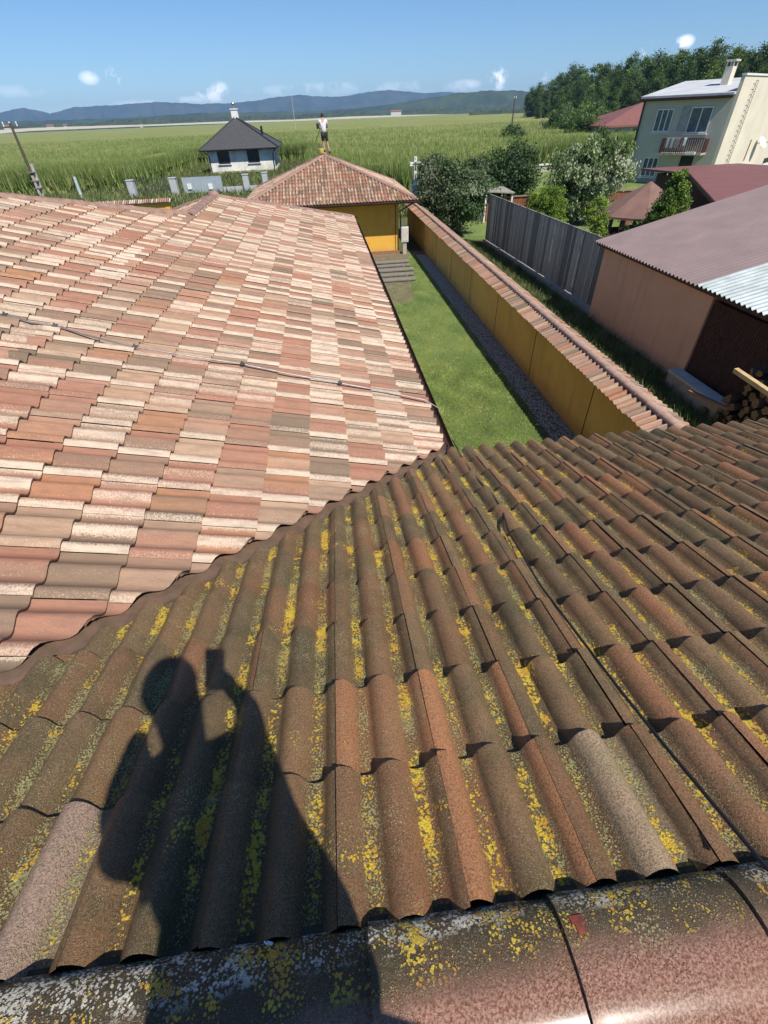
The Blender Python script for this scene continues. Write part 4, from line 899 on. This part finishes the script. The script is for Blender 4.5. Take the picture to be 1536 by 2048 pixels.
c=zray(583,192,260); mb=MB(); mb.tube([(c[0],260,G),(c[0],260,c[2])],[.15,.10],8); o=mb.build('mast',m_conc,None,loc=(c[0],260,G),smooth=True); tagk(o,'thin pale mast standing far out in the corn field','mast')
b0=at(165,398); mb=MB(); tp=top_z(150,354,b0); mb.tube([b0,(b0[0],b0[1],tp)],.11,8); st=thing('marker_post','short post with a pale blue white top at the near edge of the corn field','post',tuple(b0)); mb.build('shaft',m_conc,st,smooth=True)
mb=MB(); mb.tube([(b0[0],b0[1],tp-1.4),(b0[0],b0[1],tp+.02)],.14,8); mb.build('sleeve',M('pale_blue_plastic',(.5,.6,.68),.5),st,smooth=True)
# wayside cross
b0=at(830,412); tp=top_z(830,313,b0); cr=thing('wayside_cross','pale stone wayside cross on a tall pedestal beside the outbuilding roof','cross',tuple(b0))
zp=top_z(830,368,b0)
mb=MB(); mb.box(b0[0]-.26,b0[0]+.26,b0[1]-.26,b0[1]+.26,G,zp-.12); mb.box(b0[0]-.32,b0[0]+.32,b0[1]-.32,b0[1]+.32,zp-.12,zp-.02); mb.frame((b0[0]-.34,b0[1]-.34,G),(.68,0,0),(0,.68,0),(0,0,.25)); mb.build('pedestal',m_white,cr)
mb=MB(); mb.box(b0[0]-.10,b0[0]+.10,b0[1]-.09,b0[1]+.09,zp-.02,tp); zc=tp-.42; mb.box(b0[0]-.42,b0[0]-.10,b0[1]-.085,b0[1]+.085,zc-.11,zc+.11); mb.box(b0[0]+.10,b0[0]+.42,b0[1]-.085,b0[1]+.085,zc-.11,zc+.11); mb.build('cross_shaft',m_white,cr)
mb=MB(); mb.box(b0[0]-.06,b0[0]+.06,b0[1]-.12,b0[1]-.092,zc-.35,zc+.12); mb.box(b0[0]-.22,b0[0]+.22,b0[1]-.115,b0[1]-.092,zc-.03,zc+.03); mb.build('figure',m_wire,cr)
# dark hoarding beside the cross
o=MB(); c=at(852,418); o.box(c[0]-.1,c[0]+2.2,c[1],c[1]+.1,G,top_z(855,345,c)); o=o.build('dark_panel',M('dark_green_sheet',(.02,.03,.025),.8),None,loc=tuple(c)); tagk(o,'dark upright sheet screen beside the wayside cross, behind the fruit tree','screen')
# red brown inner fence
rf=thing('garden_fence','reddish brown board fence behind the clipped conifers','fence',(13,33,G))
m_redb=M('red_brown_boards',(.26,.085,.045),.8,(.18,.06,.035),5,stretch=(6,6,1))
ztop=zray(1020,395,33)[2]; x=zray(975,395,33)[0]; mb=MB()
while x<21: mb.box(x,x+.14,33,33.03,G,ztop+random.uniform(-.02,.02)); x+=.165
mb.build('boards',m_redb,rf)
mb=MB(); mb.box(zray(975,395,33)[0],21,32.93,33.09,ztop+.02,ztop+.08); mb.build('top_rail',m_wood,rf)
mb=MB(); mb.frame((13.5,23.2,G),(2.6,3.6,0),(.04,-.03,0),(0,0,1.55)); o=mb.build('red_screen',m_redb,None,loc=(14,25,G)); tagk(o,'leaning reddish wooden screen visible between the two clipped conifers','screen')
# small shed with pale roof
sh=thing('shed','small open shed with a pale flat roof behind the big fruit tree','shed',(9.8,33.5,G))
a=zray(958,372,35.); b_=zray(1000,386,33.); mb=MB(); mb.frame((a[0]-.3,32.6,a[2]-.08),(1.9,0,-.15),(0,2.4,.1),(0,0,.06)); mb.build('roof',M('faded_shed_roof',(.30,.29,.24),.9),sh)
mb=MB(); 
for x,y in ((a[0]-.2,32.7),(a[0]+1.45,32.7),(a[0]+1.45,34.8),(a[0]-.2,34.8)): mb=MB(); mb.box(x,x+.09,y,y+.09,G,a[2]-.15); mb.build('post',m_white,sh)
mb=MB(); mb.box(a[0]-.2,a[0]+1.5,34.9,34.94,G,a[2]-.1); mb.build('back_wall',m_wood,sh)
# grey garden wall before the field
a=zray(950,338,60); b_=zray(1115,330,60); gwl=thing('garden_wall','long low grey wall with a white cap between the gardens and the field','wall',((a[0]+b_[0])/2,60,G))
mb=MB(); mb.box(a[0],b_[0]+12,60,60.3,G,a[2]); mb.build('wall_body',m_conc,gwl); mb=MB(); mb.box(a[0]-.1,b_[0]+12.1,59.9,60.4,a[2]+.002,a[2]+.14); mb.build('cap',m_white,gwl)
mb=MB(); gg=M('green_tarpaulin',(.07,.14,.11),.7,(.05,.09,.08),2); c=zray(950,345,45); mb.box(c[0],c[0]+3.2,45,45.08,G,c[2]); o=mb.build('tarpaulin',gg,None,loc=(c[0],45,G)); tagk(o,'dull green tarpaulin screen behind the fruit trees','screen')
# ---------------------------------------------------------------- brown pavilion
pv=thing('pavilion','open garden pavilion with a brown tent shaped roof left of the cone shaped conifer','pavilion',(16,25.5,G))
m_brn=M('brown_felt_roof',(.21,.115,.09),.85,(.165,.09,.07),2.5)
e1=at(1228,414,-3.55); e2=at(1264,421,-3.55)
apx=at(1303,362,-2.50); cx,cy=apx[0],apx[1]
R_=2.0
ring=[V3(cx+R_*math.cos(t),cy+R_*math.sin(t),-3.62) for t in [math.radians(a) for a in (200,245,290,335,20,65,110,155)]]
mb=MB(); mb.add([apx]+ring+[p-V3(0,0,.08) for p in ring],[(0,i+1,(i+1)%8+1) for i in range(8)]+[(i+1,i+9,(i+1)%8+9,(i+1)%8+1) for i in range(8)]+[tuple(range(16,8,-1))]); mb.build('roof',m_brn,pv)
for p in ring[::1]:
    q=p*.92+V3(cx,cy,0)*.08; mb=MB(); mb.box(q[0]-.06,q[0]+.06,q[1]-.06,q[1]+.06,G,-3.68); mb.build('post',m_slat,pv)
mb=MB()
for i in range(8):
    p,q=ring[i]*.93+V3(cx,cy,-3.62)*.07,ring[(i+1)%8]*.93+V3(cx,cy,-3.62)*.07
    if i in (1,): continue
    p=V3(p[0],p[1],G);q=V3(q[0],q[1],G); mb.frame(p+V3(0,0,.1),q-p,V3(.03,.03,0),V3(0,0,.75))
mb.build('side_boards',m_redb,pv)
# red roofed outbuilding
rb=thing('red_roof_building','long outbuilding with a plain dull red sloping roof behind the garage','building',(18,23,G))
m_rr=M('dull_red_sheet',(.215,.085,.068),.6,(.175,.07,.057),1.4)
p1=at(1430,403,-3.0); p2=at(1381,345,-2.0) 
a=onpl(1432,404,V3(0,21.,0),(0,1,0)); 
yA=21.; yB=30.; A1=zray(1432,404,yA); B1=zray(1379,346,yB); C1=zray(1600,334,yB); D1=V3(C1[0]-1,yA,A1[2])
mb=MB(); mb.poly([A1,D1,V3(C1[0],yB,B1[2]),B1],(0,0,-.10)); mb.poly([B1+V3(0,.0,0),V3(C1[0],yB,B1[2]),V3(C1[0],yB+5,A1[2]),V3(B1[0],yB+5,A1[2])],(0,0,-.1)); mb.build('roof',m_rr,rb)
mb=MB(); mb.box(max(A1[0],B1[0])+.6,C1[0]-1.2,yA+.3,yB+4,G,A1[2]-.2); mb.build('wall',m_slat,rb)
mb=MB(); d=B1-A1; mb.frame(A1+V3(-.03,0,-.16),d,V3(.04,0,0),V3(0,0,.14)); mb.build('barge_board',m_slat,rb)
# red roofed house further off
rh=thing('red_roof_house','grey house with a dull red hipped roof half hidden behind the cream house','house',(52,96,G))
E1=zray(1206,252,92); ztop=zray(1284,205,98)
xe0=E1[0]; ze_=E1[2]; mb=MB(); P=[V3(xe0,92,ze_),V3(xe0+13,92,ze_),V3(xe0+13,104,ze_),V3(xe0,104,ze_)]; r1=V3(ztop[0],98,ztop[2]); r2=r1+V3(3,0,0)
mb.add(P+[r1,r2]+[p-V3(0,0,.25) for p in P],[(0,1,5,4),(1,2,5),(2,3,4,5),(3,0,4),(0,6,7,1),(1,7,8,2),(2,8,9,3),(3,9,6,0),(6,9,8,7)]); mb.build('roof',m_rr,rh)
mb=MB(); mb.box(xe0+.6,xe0+12.4,92.6,103.4,G,ze_-.25); mb.build('wall',M('blue_grey_render',(.30,.35,.38),.9,(.25,.30,.33),.7),rh)
for k in range(3):
    x=xe0+2.6+k*3.1; mb=MB(); mb.box(x,x+1.0,92.52,92.62,ze_-3.1,ze_-.6); f=mb.build('window',m_glassd,rh); mb=MB(); mb.box(x+1.05,x+1.2,92.50,92.6,ze_-3.1,ze_-.6); mb.build('shutter',m_white,f)
# ---------------------------------------------------------------- cream two storey house
ch=thing('cream_house','two storey cream house with flat roof, balcony and a ladder on its sunny side wall','house',(30,46,G))
rA=ray(1293,196); rB=ray(1470,192)
A=rA*(48.5/rA[1]); A=V3(A[0],A[1],0); u_=V3(.6,-.8,0)
Lb=(rB[1]/rB[0]*A[0]-A[1])/(-.8-.6*rB[1]/rB[0]) ; B=A+u_*Lb
zt=.30; n1_=V3(-.8,-.6,0); u2=V3(.8,.6,0); Wd=17.
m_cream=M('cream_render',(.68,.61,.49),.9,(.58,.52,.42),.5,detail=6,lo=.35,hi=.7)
m_cream_shade=M('cream_render_shade',(.48,.455,.39),.9,(.41,.39,.335),.5)  # shade painted into the cream for the walls out of the sun
def q3(p,z): return V3(p[0],p[1],z)
mb=MB(); mb.poly([q3(A,G),q3(B,G),q3(B+u2*Wd,G),q3(A+u2*Wd,G)],(0,0,zt-G)); mb.build('wall',[m_cream_shade],ch)
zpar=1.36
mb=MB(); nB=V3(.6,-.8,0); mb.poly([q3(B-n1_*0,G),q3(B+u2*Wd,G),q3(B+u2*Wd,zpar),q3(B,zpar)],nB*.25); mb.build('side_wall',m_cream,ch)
mb=MB(); mb.poly([q3(B-V3(.0,.0,0)-u2*.03,zpar+.003),q3(B+u2*(Wd+.05),zpar+.003),q3(B+u2*(Wd+.05),zpar+.12),q3(B-u2*.03,zpar+.12)],nB*.32); mb.build('parapet_cap',m_white,ch)
mb=MB(); mb.poly([q3(A-u2*.35-u_*.3,zt+.02),q3(B-u2*.35,zt+.02),q3(B+u2*8,zpar-.05),q3(A+u2*8-u_*.3,zpar-.05)],(0,0,.14)); mb.build('roof',M('white_roof_sheet',(.52,.53,.54),.7,(.42,.43,.45),.8),ch)
mb=MB(); mb.frame(q3(A-u2*.38-u_*.3,zt-.16),u_*(Lb+.3),-u2*.04,V3(0,0,.18)); gutter(mb,tuple(q3(A-u2*.45-u_*.3,zt)),tuple(q3(B-u2*.45,zt)),.09); mb.build('gutter',m_slat,ch)
pA=q3(A-u_*.0-u2*.12,0); mb=MB(); mb.tube([pA+V3(0,0,zt-.1),pA+V3(0,0,G)],.07,6); mb.build('downpipe',m_blk,ch)
def wall_rect(px0,px1,py0,py1,off=.03,dep=.08):
    """opening on the shaded wall from the picture corners of its middle"""
    P0=A; c=onpl((px0+px1)/2,(py0+py1)/2,P0,n1_); t=np.dot(c-A,u_)
    return t,c[2]
def pane(px,py,w_,h_,parent,bars=2,frame=True):
    t,z=wall_rect(px,px,py,py); o0=A+u_*(t-w_/2)
    mb=MB(); mb.frame(q3(o0,z-h_/2)-n1_*-.0+n1_*.01,u_*w_,n1_*.02,V3(0,0,h_)); wi=mb.build('window',M('window_glass',(.10,.14,.17),.12,(.05,.07,.09),2) if 'window_glass' not in bpy.data.materials else bpy.data.materials['window_glass'],parent)
    mb=MB()
    for k in range(bars+1):
        x=(w_-.07)*k/bars; mb.frame(q3(o0+u_*x,z-h_/2)+n1_*.032,u_*.07,n1_*.03,V3(0,0,h_))
    for zz in (z-h_/2,z+h_/2-.07): mb.frame(q3(o0,zz)+n1_*.034,u_*w_,n1_*.03,V3(0,0,.07))
    mb.build('frame',m_white,wi)
    mb=MB(); mb.frame(q3(o0-u_*.08,z-h_/2-.1)+n1_*.01,u_*(w_+.16),n1_*.16,V3(0,0,.06)); mb.build('sill',m_white,wi); return wi
pane(1327,241,1.35,1.45,ch,3); pane(1299,334,1.3,1.35,ch,3); pane(1399,240,1.6,1.6,ch,2); 
t,z=wall_rect(1368,1368,238,238); mb=MB(); mb.frame(q3(A+u_*(t-.35),z-.75)+n1_*.01,u_*.7,n1_*.02,V3(0,0,1.5)); mb.build('vent_panel',M('grey_panel',(.34,.35,.34),.8),ch)
t,z=wall_rect(1370,1370,330,330); mb=MB(); mb.frame(q3(A+u_*(t-.5),G)+n1_*.01,u_*1.0,n1_*.02,V3(0,0,z-G+.6)); mb.build('door',m_glassd,ch)
# balcony
t0,z0=wall_rect(1328,1328,304,304); t1_,_=wall_rect(1412,1412,304,304); zb=z0-.0
mb=MB(); mb.frame(q3(A+u_*t0,zb-.12),u_*(t1_-t0),n1_*1.1,V3(0,0,.13)); bal=mb.build('balcony',m_conc,ch)
mb=MB(); 
nb=20; Lb2=t1_-t0
for k in range(nb+1): mb.frame(q3(A+u_*(t0+Lb2*k/nb-.03),zb+.02)+n1_*1.05,u_*.07,n1_*.03,V3(0,0,.88))
for s_ in (0,Lb2-.04):
    for k in range(6): mb.frame(q3(A+u_*(t0+s_),zb+.02)+n1_*(.1+.16*k),u_*.03,n1_*.09,V3(0,0,.88))
mb.frame(q3(A+u_*t0,zb+.90)+n1_*1.03,u_*Lb2,n1_*.08,V3(0,0,.06))
mb.build('railing',M('dark_red_brown_paint',(.10,.035,.03),.6),bal)
WCL=[('grey_cloth','grey cloth hung over the left end of the balcony railing',.10,.9,.62,(.35,.34,.34)),('white_cloth','small white cloth on the balcony railing',.52,.22,.5,(.8,.8,.8)),('pink_cloth','dull pink cloth on the balcony railing',.36,.3,.6,(.35,.22,.2))]
for nm,lab,fr,wd,hh,cc in WCL:
    o0=q3(A+u_*(t0+Lb2*fr),zb+.97-hh)+n1_*1.13; mb=MB(); n=8; V=[];Fc=[]
    for k in range(n+1):
        for q in (0,1): V.append(o0+u_*wd*k/n+n1_*(.02*math.sin(k*1.9))+V3(0,0,hh*q))
    for k in range(n+1): V.append(V3(*V[2*k+1])-n1_*.12+V3(0,0,.01))
    for k in range(n+1): V.append(V3(*V[2*k+1])-n1_*.125+V3(0,0,-.25))
    for k in range(n): Fc+= [(2*k,2*k+2,2*k+3,2*k+1),(2*k+1,2*k+3,2*(n+1)+k+1,2*(n+1)+k),(2*(n+1)+k,2*(n+1)+k+1,3*(n+1)+k+1,3*(n+1)+k)]
    o=mesh_obj(nm,V,Fc,M(nm,cc,.95),loc=tuple(o0)); tagk(o,lab,'cloth')
# planter hanging at the balcony
t,z=wall_rect(1383,1383,306,306); mb=MB(); o0=q3(A+u_*t,zb-.05)+n1_*1.2; mb.frame(o0,u_*.7,n1_*.2,V3(0,0,.16)); o=mb.build('flower_box',m_white,None,loc=tuple(o0)); tagk(o,'white flower box at the foot of the balcony railing','flower box')
# chimney
c=onpl(1436,182,V3(0,48,0),(0,1,0)); cb=A+u_*(Lb*.62)+u2*3.0; zc0=.6
r=ray(1438,175); cc_=r*(47.5/r[1]); cb=V3(cc_[0],cc_[1],0)
mb=MB(); mb.frame(q3(cb,zt),u_*.55,u2*.9,V3(0,0,2.05-zt)); mb.build('chimney',m_cream,ch)
mb=MB(); mb.frame(q3(cb-u_*.1-u2*.1,2.35),u_*.75,u2*1.1,V3(0,0,.10)); mb.build('chimney_cap',m_concp,ch)
mb=MB()
for a_,b_ in ((0,0),(.47,0),(0,.82),(.47,.82)): mb.frame(q3(cb+u_*a_+u2*b_,2.05),u_*.08,u2*.08,V3(0,0,.3))
mb.build('chimney_pillars',m_concp,ch)
# ladder on the side wall
def onS(px,py,off=.35): return onpl(px,py,B+nB*off,nB)
for off in (.42,):
    la0=onS(1522,172,off); la1=onS(1445,345,off)
ld=thing('ladder','long grey metal ladder fixed upright on the sunny cream side wall','ladder',(la1[0],la1[1],la1[2]))
tL=np.dot(onS(1500,205,.42)-B,u2)
zl0,zl1=-4.1,zpar-.25
for s_ in (-.24,.2):
    mb=MB(); mb.frame(q3(B+nB*.38+u2*(tL+s_),zl0),u2*.04,nB*.03,V3(0,0,zl1-zl0)); mb.build('rail',m_wire,ld)
z=zl0+.2
while z<zl1: 
    mb=MB(); mb.frame(q3(B+nB*.385+u2*(tL-.2),z),u2*.4,nB*.02,V3(0,0,.035)); mb.build('rung',m_wire,ld); z+=.31
# pipe, dish and window ledge on the side wall
p=onS(1485,330); mb=MB(); tq=np.dot(p-B,u2); mb.frame(q3(B+nB*.255+u2*tq,-4.1),u2*.12,nB*.06,V3(0,0,1.45)); mb.build('wall_pipe',m_wood,ch)
p=onS(1530,322); tq=np.dot(p-B,u2); mb=MB(); mb.frame(q3(B+nB*.26+u2*(tq-.2),p[2]-.18),u2*2.0,nB*.03,V3(0,0,.4)); mb.build('window',m_glassd,ch)
mb=MB(); mb.frame(q3(B+nB*.26+u2*(tq-.3),p[2]-.36),u2*2.2,nB*.14,V3(0,0,.14)); mb.build('window_ledge',m_white,ch)
sd=thing('satellite_dish','white satellite dish on a bracket on the sunny side wall of the cream house','dish',tuple(onS(1522,290,.7)))
p=onS(1526,284,.75); mb=MB(); n_=nB*.8+V3(-.2,0,.5); n_/=np.linalg.norm(n_); a_=np.cross(n_,[0,0,1.]); a_/=np.linalg.norm(a_); b_=np.cross(n_,a_)
V=[p-n_*.10];Fc=[]
for q,(rr,dd) in enumerate(((.2,-.085),(.38,-.04),(.5,0))):
    for k in range(16): V.append(p+n_*dd+a_*rr*math.cos(k*math.pi/8)+b_*rr*math.sin(k*math.pi/8))
for k in range(16):
    Fc.append((0,1+k,1+(k+1)%16))
    for q in (0,1): Fc.append((1+q*16+k,17+q*16+k,17+q*16+(k+1)%16,1+q*16+(k+1)%16))
mb.add(V,Fc); mb.build('reflector',M('dish_white',(.68,.70,.74),.5),sd,smooth=True)
mb=MB(); mb.tube([p-n_*.08,p-nB*.45+V3(0,0,-.1)],.03,6); mb.tube([p-b_*.0-V3(0,0,.45),p+n_*.45-V3(0,0,.25)],.015,5); mb.ell(tuple(p+n_*.45-V3(0,0,.25)),(.05,.05,.07)); mb.build('bracket',m_wire,sd)
# ---------------------------------------------------------------- people
def skin_mesh(name,nodes,edges,mat,parent,root,sub=2,smooth=True,scale=1.):
    keys=list(nodes); me=bpy.data.meshes.new(name); o0=org(parent)
    me.from_pydata([tuple(V3(*nodes[k][:3])-o0) for k in keys],[(keys.index(a),keys.index(b)) for a,b in edges],[])
    o=bpy.data.objects.new(name,me); COL.objects.link(o)
    md=o.modifiers.new('s','SKIN'); md.use_smooth_shade=True; md.branch_smoothing=.6; sv=me.skin_vertices[0].data
    for i,k in enumerate(keys):
        r=nodes[k][3]; r=(r,r) if np.isscalar(r) else r; sv[i].radius=(r[0]*scale,r[1]*scale); sv[i].use_root=(k==root)
    m2=o.modifiers.new('u','SUBSURF'); m2.levels=sub; m2.render_levels=sub
    dg=bpy.context.evaluated_depsgraph_get(); ev=o.evaluated_get(dg); nm=bpy.data.meshes.new_from_object(ev)
    bpy.data.objects.remove(o); nm.name=name; nm.materials.clear(); nm.materials.append(mat)
    return link(name,nm,parent)
m_skin=M('skin',(.50,.27,.18),.6,(.42,.22,.15),8); m_hair=M('dark_hair',(.025,.018,.012),.7)
def person(label,J,hair=True,cl=None,parentloc=(0,0,0),fing=None):
    p=thing('person',label,'person',parentloc)
    E=[('pel','waist'),('waist','chest'),('chest','neck'),('neck','jaw'),('jaw','head'),('head','crown')]
    for s_ in 'LR': E+=[('chest','sh'+s_),('sh'+s_,'el'+s_),('el'+s_,'wr'+s_),('wr'+s_,'pa'+s_),('pel','hp'+s_),('hp'+s_,'kn'+s_),('kn'+s_,'an'+s_),('an'+s_,'to'+s_)]
    body=skin_mesh('body',J,E,m_skin,p,'pel')
    h=V3(*J['head'][:3]); 
    return p,body
def sub(J,keys,inc): return {k:(*J[k][:3],(J[k][3] if np.isscalar(J[k][3]) else J[k][3][0])+inc) for k in keys}
# far worker standing on the outbuilding roof, back to us, head bowed
fx,fy,fz=AX+.10,AY-.02,AZ+.14
def W(x,y,z,r): return (fx+x,fy+y,fz+z,r)
J={'pel':W(0,0,.86,.13),'waist':W(0,.0,1.0,.115),'chest':W(-.01,.05,1.28,.12),'neck':W(-.01,.12,1.43,.055),'jaw':W(-.01,.17,1.49,.065),'head':W(-.01,.19,1.55,.092),'crown':W(-.01,.20,1.62,.06),
 'shL':W(-.19,.06,1.36,.062),'elL':W(-.27,.13,1.10,.045),'wrL':W(-.22,.34,1.02,.03),'paL':W(-.19,.40,1.01,.034),
 'shR':W(.17,.06,1.36,.062),'elR':W(.22,.16,1.09,.045),'wrR':W(.08,.36,1.03,.03),'paR':W(.05,.42,1.02,.034),
 'hpL':W(-.09,0,.80,.10),'knL':W(-.08,.03,.44,.06),'anL':W(-.06,-.02,.08,.042),'toL':W(-.07,.14,.03,.035),
 'hpR':W(.09,0,.80,.10),'knR':W(.13,.03,.42,.06),'anR':W(.21,-.02,.02,.042),'toR':W(.24,.12,-.03,.035)}
pw,bd=person('man in pale grey T-shirt and dark shorts standing on top of the outbuilding roof',J,parentloc=(fx,fy,fz))
m_ts=M('pale_grey_shirt',(.60,.60,.64),.9,(.5,.5,.54),6); m_sh=M('dark_shorts',(.028,.03,.024),.9)
K=['pel','waist','chest','neck','shL','shR','elL','elR']; T_=sub(J,K,.042)
for s_ in 'LR':
    a=V3(*J['sh'+s_][:3]); b_=V3(*J['el'+s_][:3]); m_=a+(b_-a)*.72; T_['el'+s_]=(*m_,.064)
T_['neck']=(*(V3(*J['neck'][:3])-V3(0,.02,.02)),.088); T_['pel']=(*(V3(*J['pel'][:3])+V3(0,0,-.04)),.175)
skin_mesh('t_shirt',T_,[('pel','waist'),('waist','chest'),('chest','neck'),('chest','shL'),('chest','shR'),('shL','elL'),('shR','elR')],m_ts,pw,'pel')
S_=sub(J,['pel','hpL','hpR'],.02); 
for s_ in 'LR':
    a=V3(*J['hp'+s_][:3]); b_=V3(*J['kn'+s_][:3]); S_['kn'+s_]=(*(a+(b_-a)*.92),.085)
skin_mesh('shorts',S_,[('pel','hpL'),('pel','hpR'),('hpL','knL'),('hpR','knR')],m_sh,pw,'pel')
mb=MB(); h=J['head']; mb.ell((h[0],h[1]-.02,h[2]+.025),(.088,.10,.10),n=14); mb.build('hair',m_hair,pw,smooth=True)
for s_ in 'LR':
    a=J['an'+s_]; t=J['to'+s_]; mb=MB(); mb.tube([V3(a[0],a[1]-.05,a[2]-.02),V3(*t[:3])+V3(0,.06,-.0)],[.055,.045],10); mb.build('shoe',m_blk,pw,smooth=True)
pw.scale=(.88,)*3
lance=thing('spray_lance','black spray lance held in front by the man on the far roof','lance',J['wrL'][:3])
mb=MB(); a=V3(*J['paR'][:3]); mb.tube([a+V3(.15,-.12,.05),a+V3(-.12,.02,0),V3(*J['paL'][:3]),V3(*J['paL'][:3])+V3(-.35,.5,-.6)],.016,6); mb.build('tube',m_blk,lance); 
mb=MB(); mb.box(J['wrL'][0]-.16,J['wrL'][0]-.06,J['wrL'][1]-.30,J['wrL'][1]-.1,J['wrL'][2]+.0,J['wrL'][2]+.24); mb.build('grip',m_blk,lance)
mb=MB(); mb.tube([(AX-.12,AY-.12,AZ+.10),(AX-.12,AY-.12,AZ+.16),(AX-.12,AY-.12,AZ+.30)],[.10,.13,.15],14); lance.scale=(.88,)*3; lance.location=(fx+(J['wrL'][0]-fx)*.88,fy+(J['wrL'][1]-fy)*.88,fz+(J['wrL'][2]-fz)*.88)
pot=thing('yellow_bucket','small yellow bucket standing on the roof top at the feet of the worker','bucket',(AX-.12,AY-.12,AZ+.1)); mb.build('bucket_body',M('yellow_plastic',(.72,.58,.16),.5),pot,smooth=True)
mb=MB(); mb.tube([(AX-.12+.15*math.cos(t),AY-.12,AZ+.29+.13*math.sin(t)) for t in np.linspace(0,math.pi,9)],.007,5); mb.build('handle',m_wire,pot)
# the photographer: stands on the rear slope, behind the camera, and throws the shadow in front
def Q(x,y,z,r): return (x,y,z,r)
J={'pel':Q(.11,-.50,-.60,.205),'waist':Q(.085,-.46,-.37,.20),'chest':Q(.01,-.385,-.11,.172),'neck':Q(-.02,-.335,.075,.070),'jaw':Q(-.03,-.285,.155,.072),'head':Q(-.03,-.285,.255,.098),'crown':Q(-.03,-.29,.35,.062),
 'shR':Q(.175,-.355,-.06,.072),'elR':Q(.160,-.225,.012,.038),'wrR':Q(.06,-.10,-.055,.028),'paR':Q(.035,-.06,-.055,.036),
 'shL':Q(-.175,-.362,-.03,.074),'elL':Q(-.265,-.35,-.27,.055),'wrL':Q(-.235,-.34,-.39,.038),'paL':Q(-.205,-.335,-.44,.04),
 'hpL':Q(-.10,-.51,-.66,.115),'knL':Q(-.15,-.47,-1.06,.07),'anL':Q(-.17,-.58,-1.39,.045),'toL':Q(-.18,-.42,-1.375,.04),
 'hpR':Q(.13,-.51,-.66,.115),'knR':Q(.19,-.47,-1.06,.07),'anR':Q(.21,-.58,-1.39,.045),'toR':Q(.22,-.42,-1.375,.04)}
pp,bd=person('photographer behind the ridge, seen only by the shadow holding up a phone',J,parentloc=(0,-.5,-1.5))
m_pd=M('navy_shirt',(.05,.055,.08),.9)
T_=sub(J,['pel','waist','chest','neck','shL','shR','elL','elR'],.03)
T_['neck']=(-.03,-.35,.02,.075); T_['elR']=(.165,-.26,-.01,.058); T_['elL']=(-.255,-.355,-.25,.072)
skin_mesh('shirt',T_,[('pel','waist'),('waist','chest'),('chest','neck'),('chest','shL'),('chest','shR'),('shL','elL'),('shR','elR')],m_pd,pp,'pel')
S_=sub(J,['pel','hpL','hpR','knL','knR','anL','anR'],.02); skin_mesh('trousers',S_,[('pel','hpL'),('pel','hpR'),('hpL','knL'),('hpR','knR'),('knL','anL'),('knR','anR')],M('trousers_dark',(.04,.04,.045),.9),pp,'pel')
mb=MB(); mb.ell((-.03,-.305,.28),(.098,.112,.118),n=16); mb.build('hair',m_hair,pp,smooth=True)
for s_ in 'LR':
    a=J['an'+s_]; t=J['to'+s_]; mb=MB(); mb.tube([V3(a[0],a[1]-.06,a[2]-.015),V3(*t[:3])+V3(0,.05,0)],[.055,.045],10); mb.build('shoe',m_blk,pp,smooth=True)
# phone body lies just behind the lens
fwv=FW; c0=-fwv*.024 - UP*.045 + RT*.018
ph=thing('phone','black mobile phone held up in the photographer right hand','phone',tuple(c0))
mb=MB(); mb.frame(c0-RT*.037-UP*.077-fwv*.004,RT*.074,UP*.154,fwv*.008); mb.build('phone_body',m_blk,ph)
# fingers of the holding hand: palm behind the phone edge, four fingers and a thumb
pal=V3(*J['paR'][:3])
for k in range(4):
    b0=pal+UP*(.012-.018*k)+V3(0,-.005,0); e=c0+RT*.040+UP*(-.012-.019*k); tip=e-fwv*.012-RT*.012
    nodes={'a':(*b0,.010),'b':(*((b0+e)/2+RT*.008),.0092),'c':(*(e+RT*.004-fwv*.012),.0085),'d':(*tip,.0075)}
    skin_mesh('finger',nodes,[('a','b'),('b','c'),('c','d')],m_skin,pp,'a',1)
b0=pal-RT*.012; nodes={'a':(*b0,.012),'b':(*(b0-RT*.03-fwv*.01+UP*.005),.0105),'c':(*(c0-RT*.02-UP*.04-fwv*.016),.009)}
skin_mesh('thumb',nodes,[('a','b'),('b','c')],m_skin,pp,'a',1)

# ---------------------------------------------------------------- haze
s=NT('haze_air'); s.t.nodes.remove(s.b); pv_=s.n('ShaderNodeVolumePrincipled'); pv_.inputs['Color'].default_value=(.34,.58,1,1); pv_.inputs['Density'].default_value=1.25e-4; pv_.inputs['Anisotropy'].default_value=0.
s.l(pv_.outputs[0],s.o.inputs['Volume'])
mb=MB(); mb.box(-6400,6400,-220,6300,G-1.,195); o=mb.build('haze',s.m); o['kind']='stuff'; tagk(o,'thin blue air haze over the plain and hills','haze')

# small white feather caught at the edge of the ridge caps
c=onR2(533,1888,.085); mb=MB(); mb.frame(c,(.012,-.004,0),(.002,.005,.001),(0,0,.0015)); mb.frame(c+V3(-.006,.003,.001),(.008,-.006,.002),(.002,.003,.0),(0,0,.0015)); o=mb.build('feather',m_white,None,loc=tuple(c)); tagk(o,'tiny white feather lying at the upper edge of the lichened ridge caps','feather')
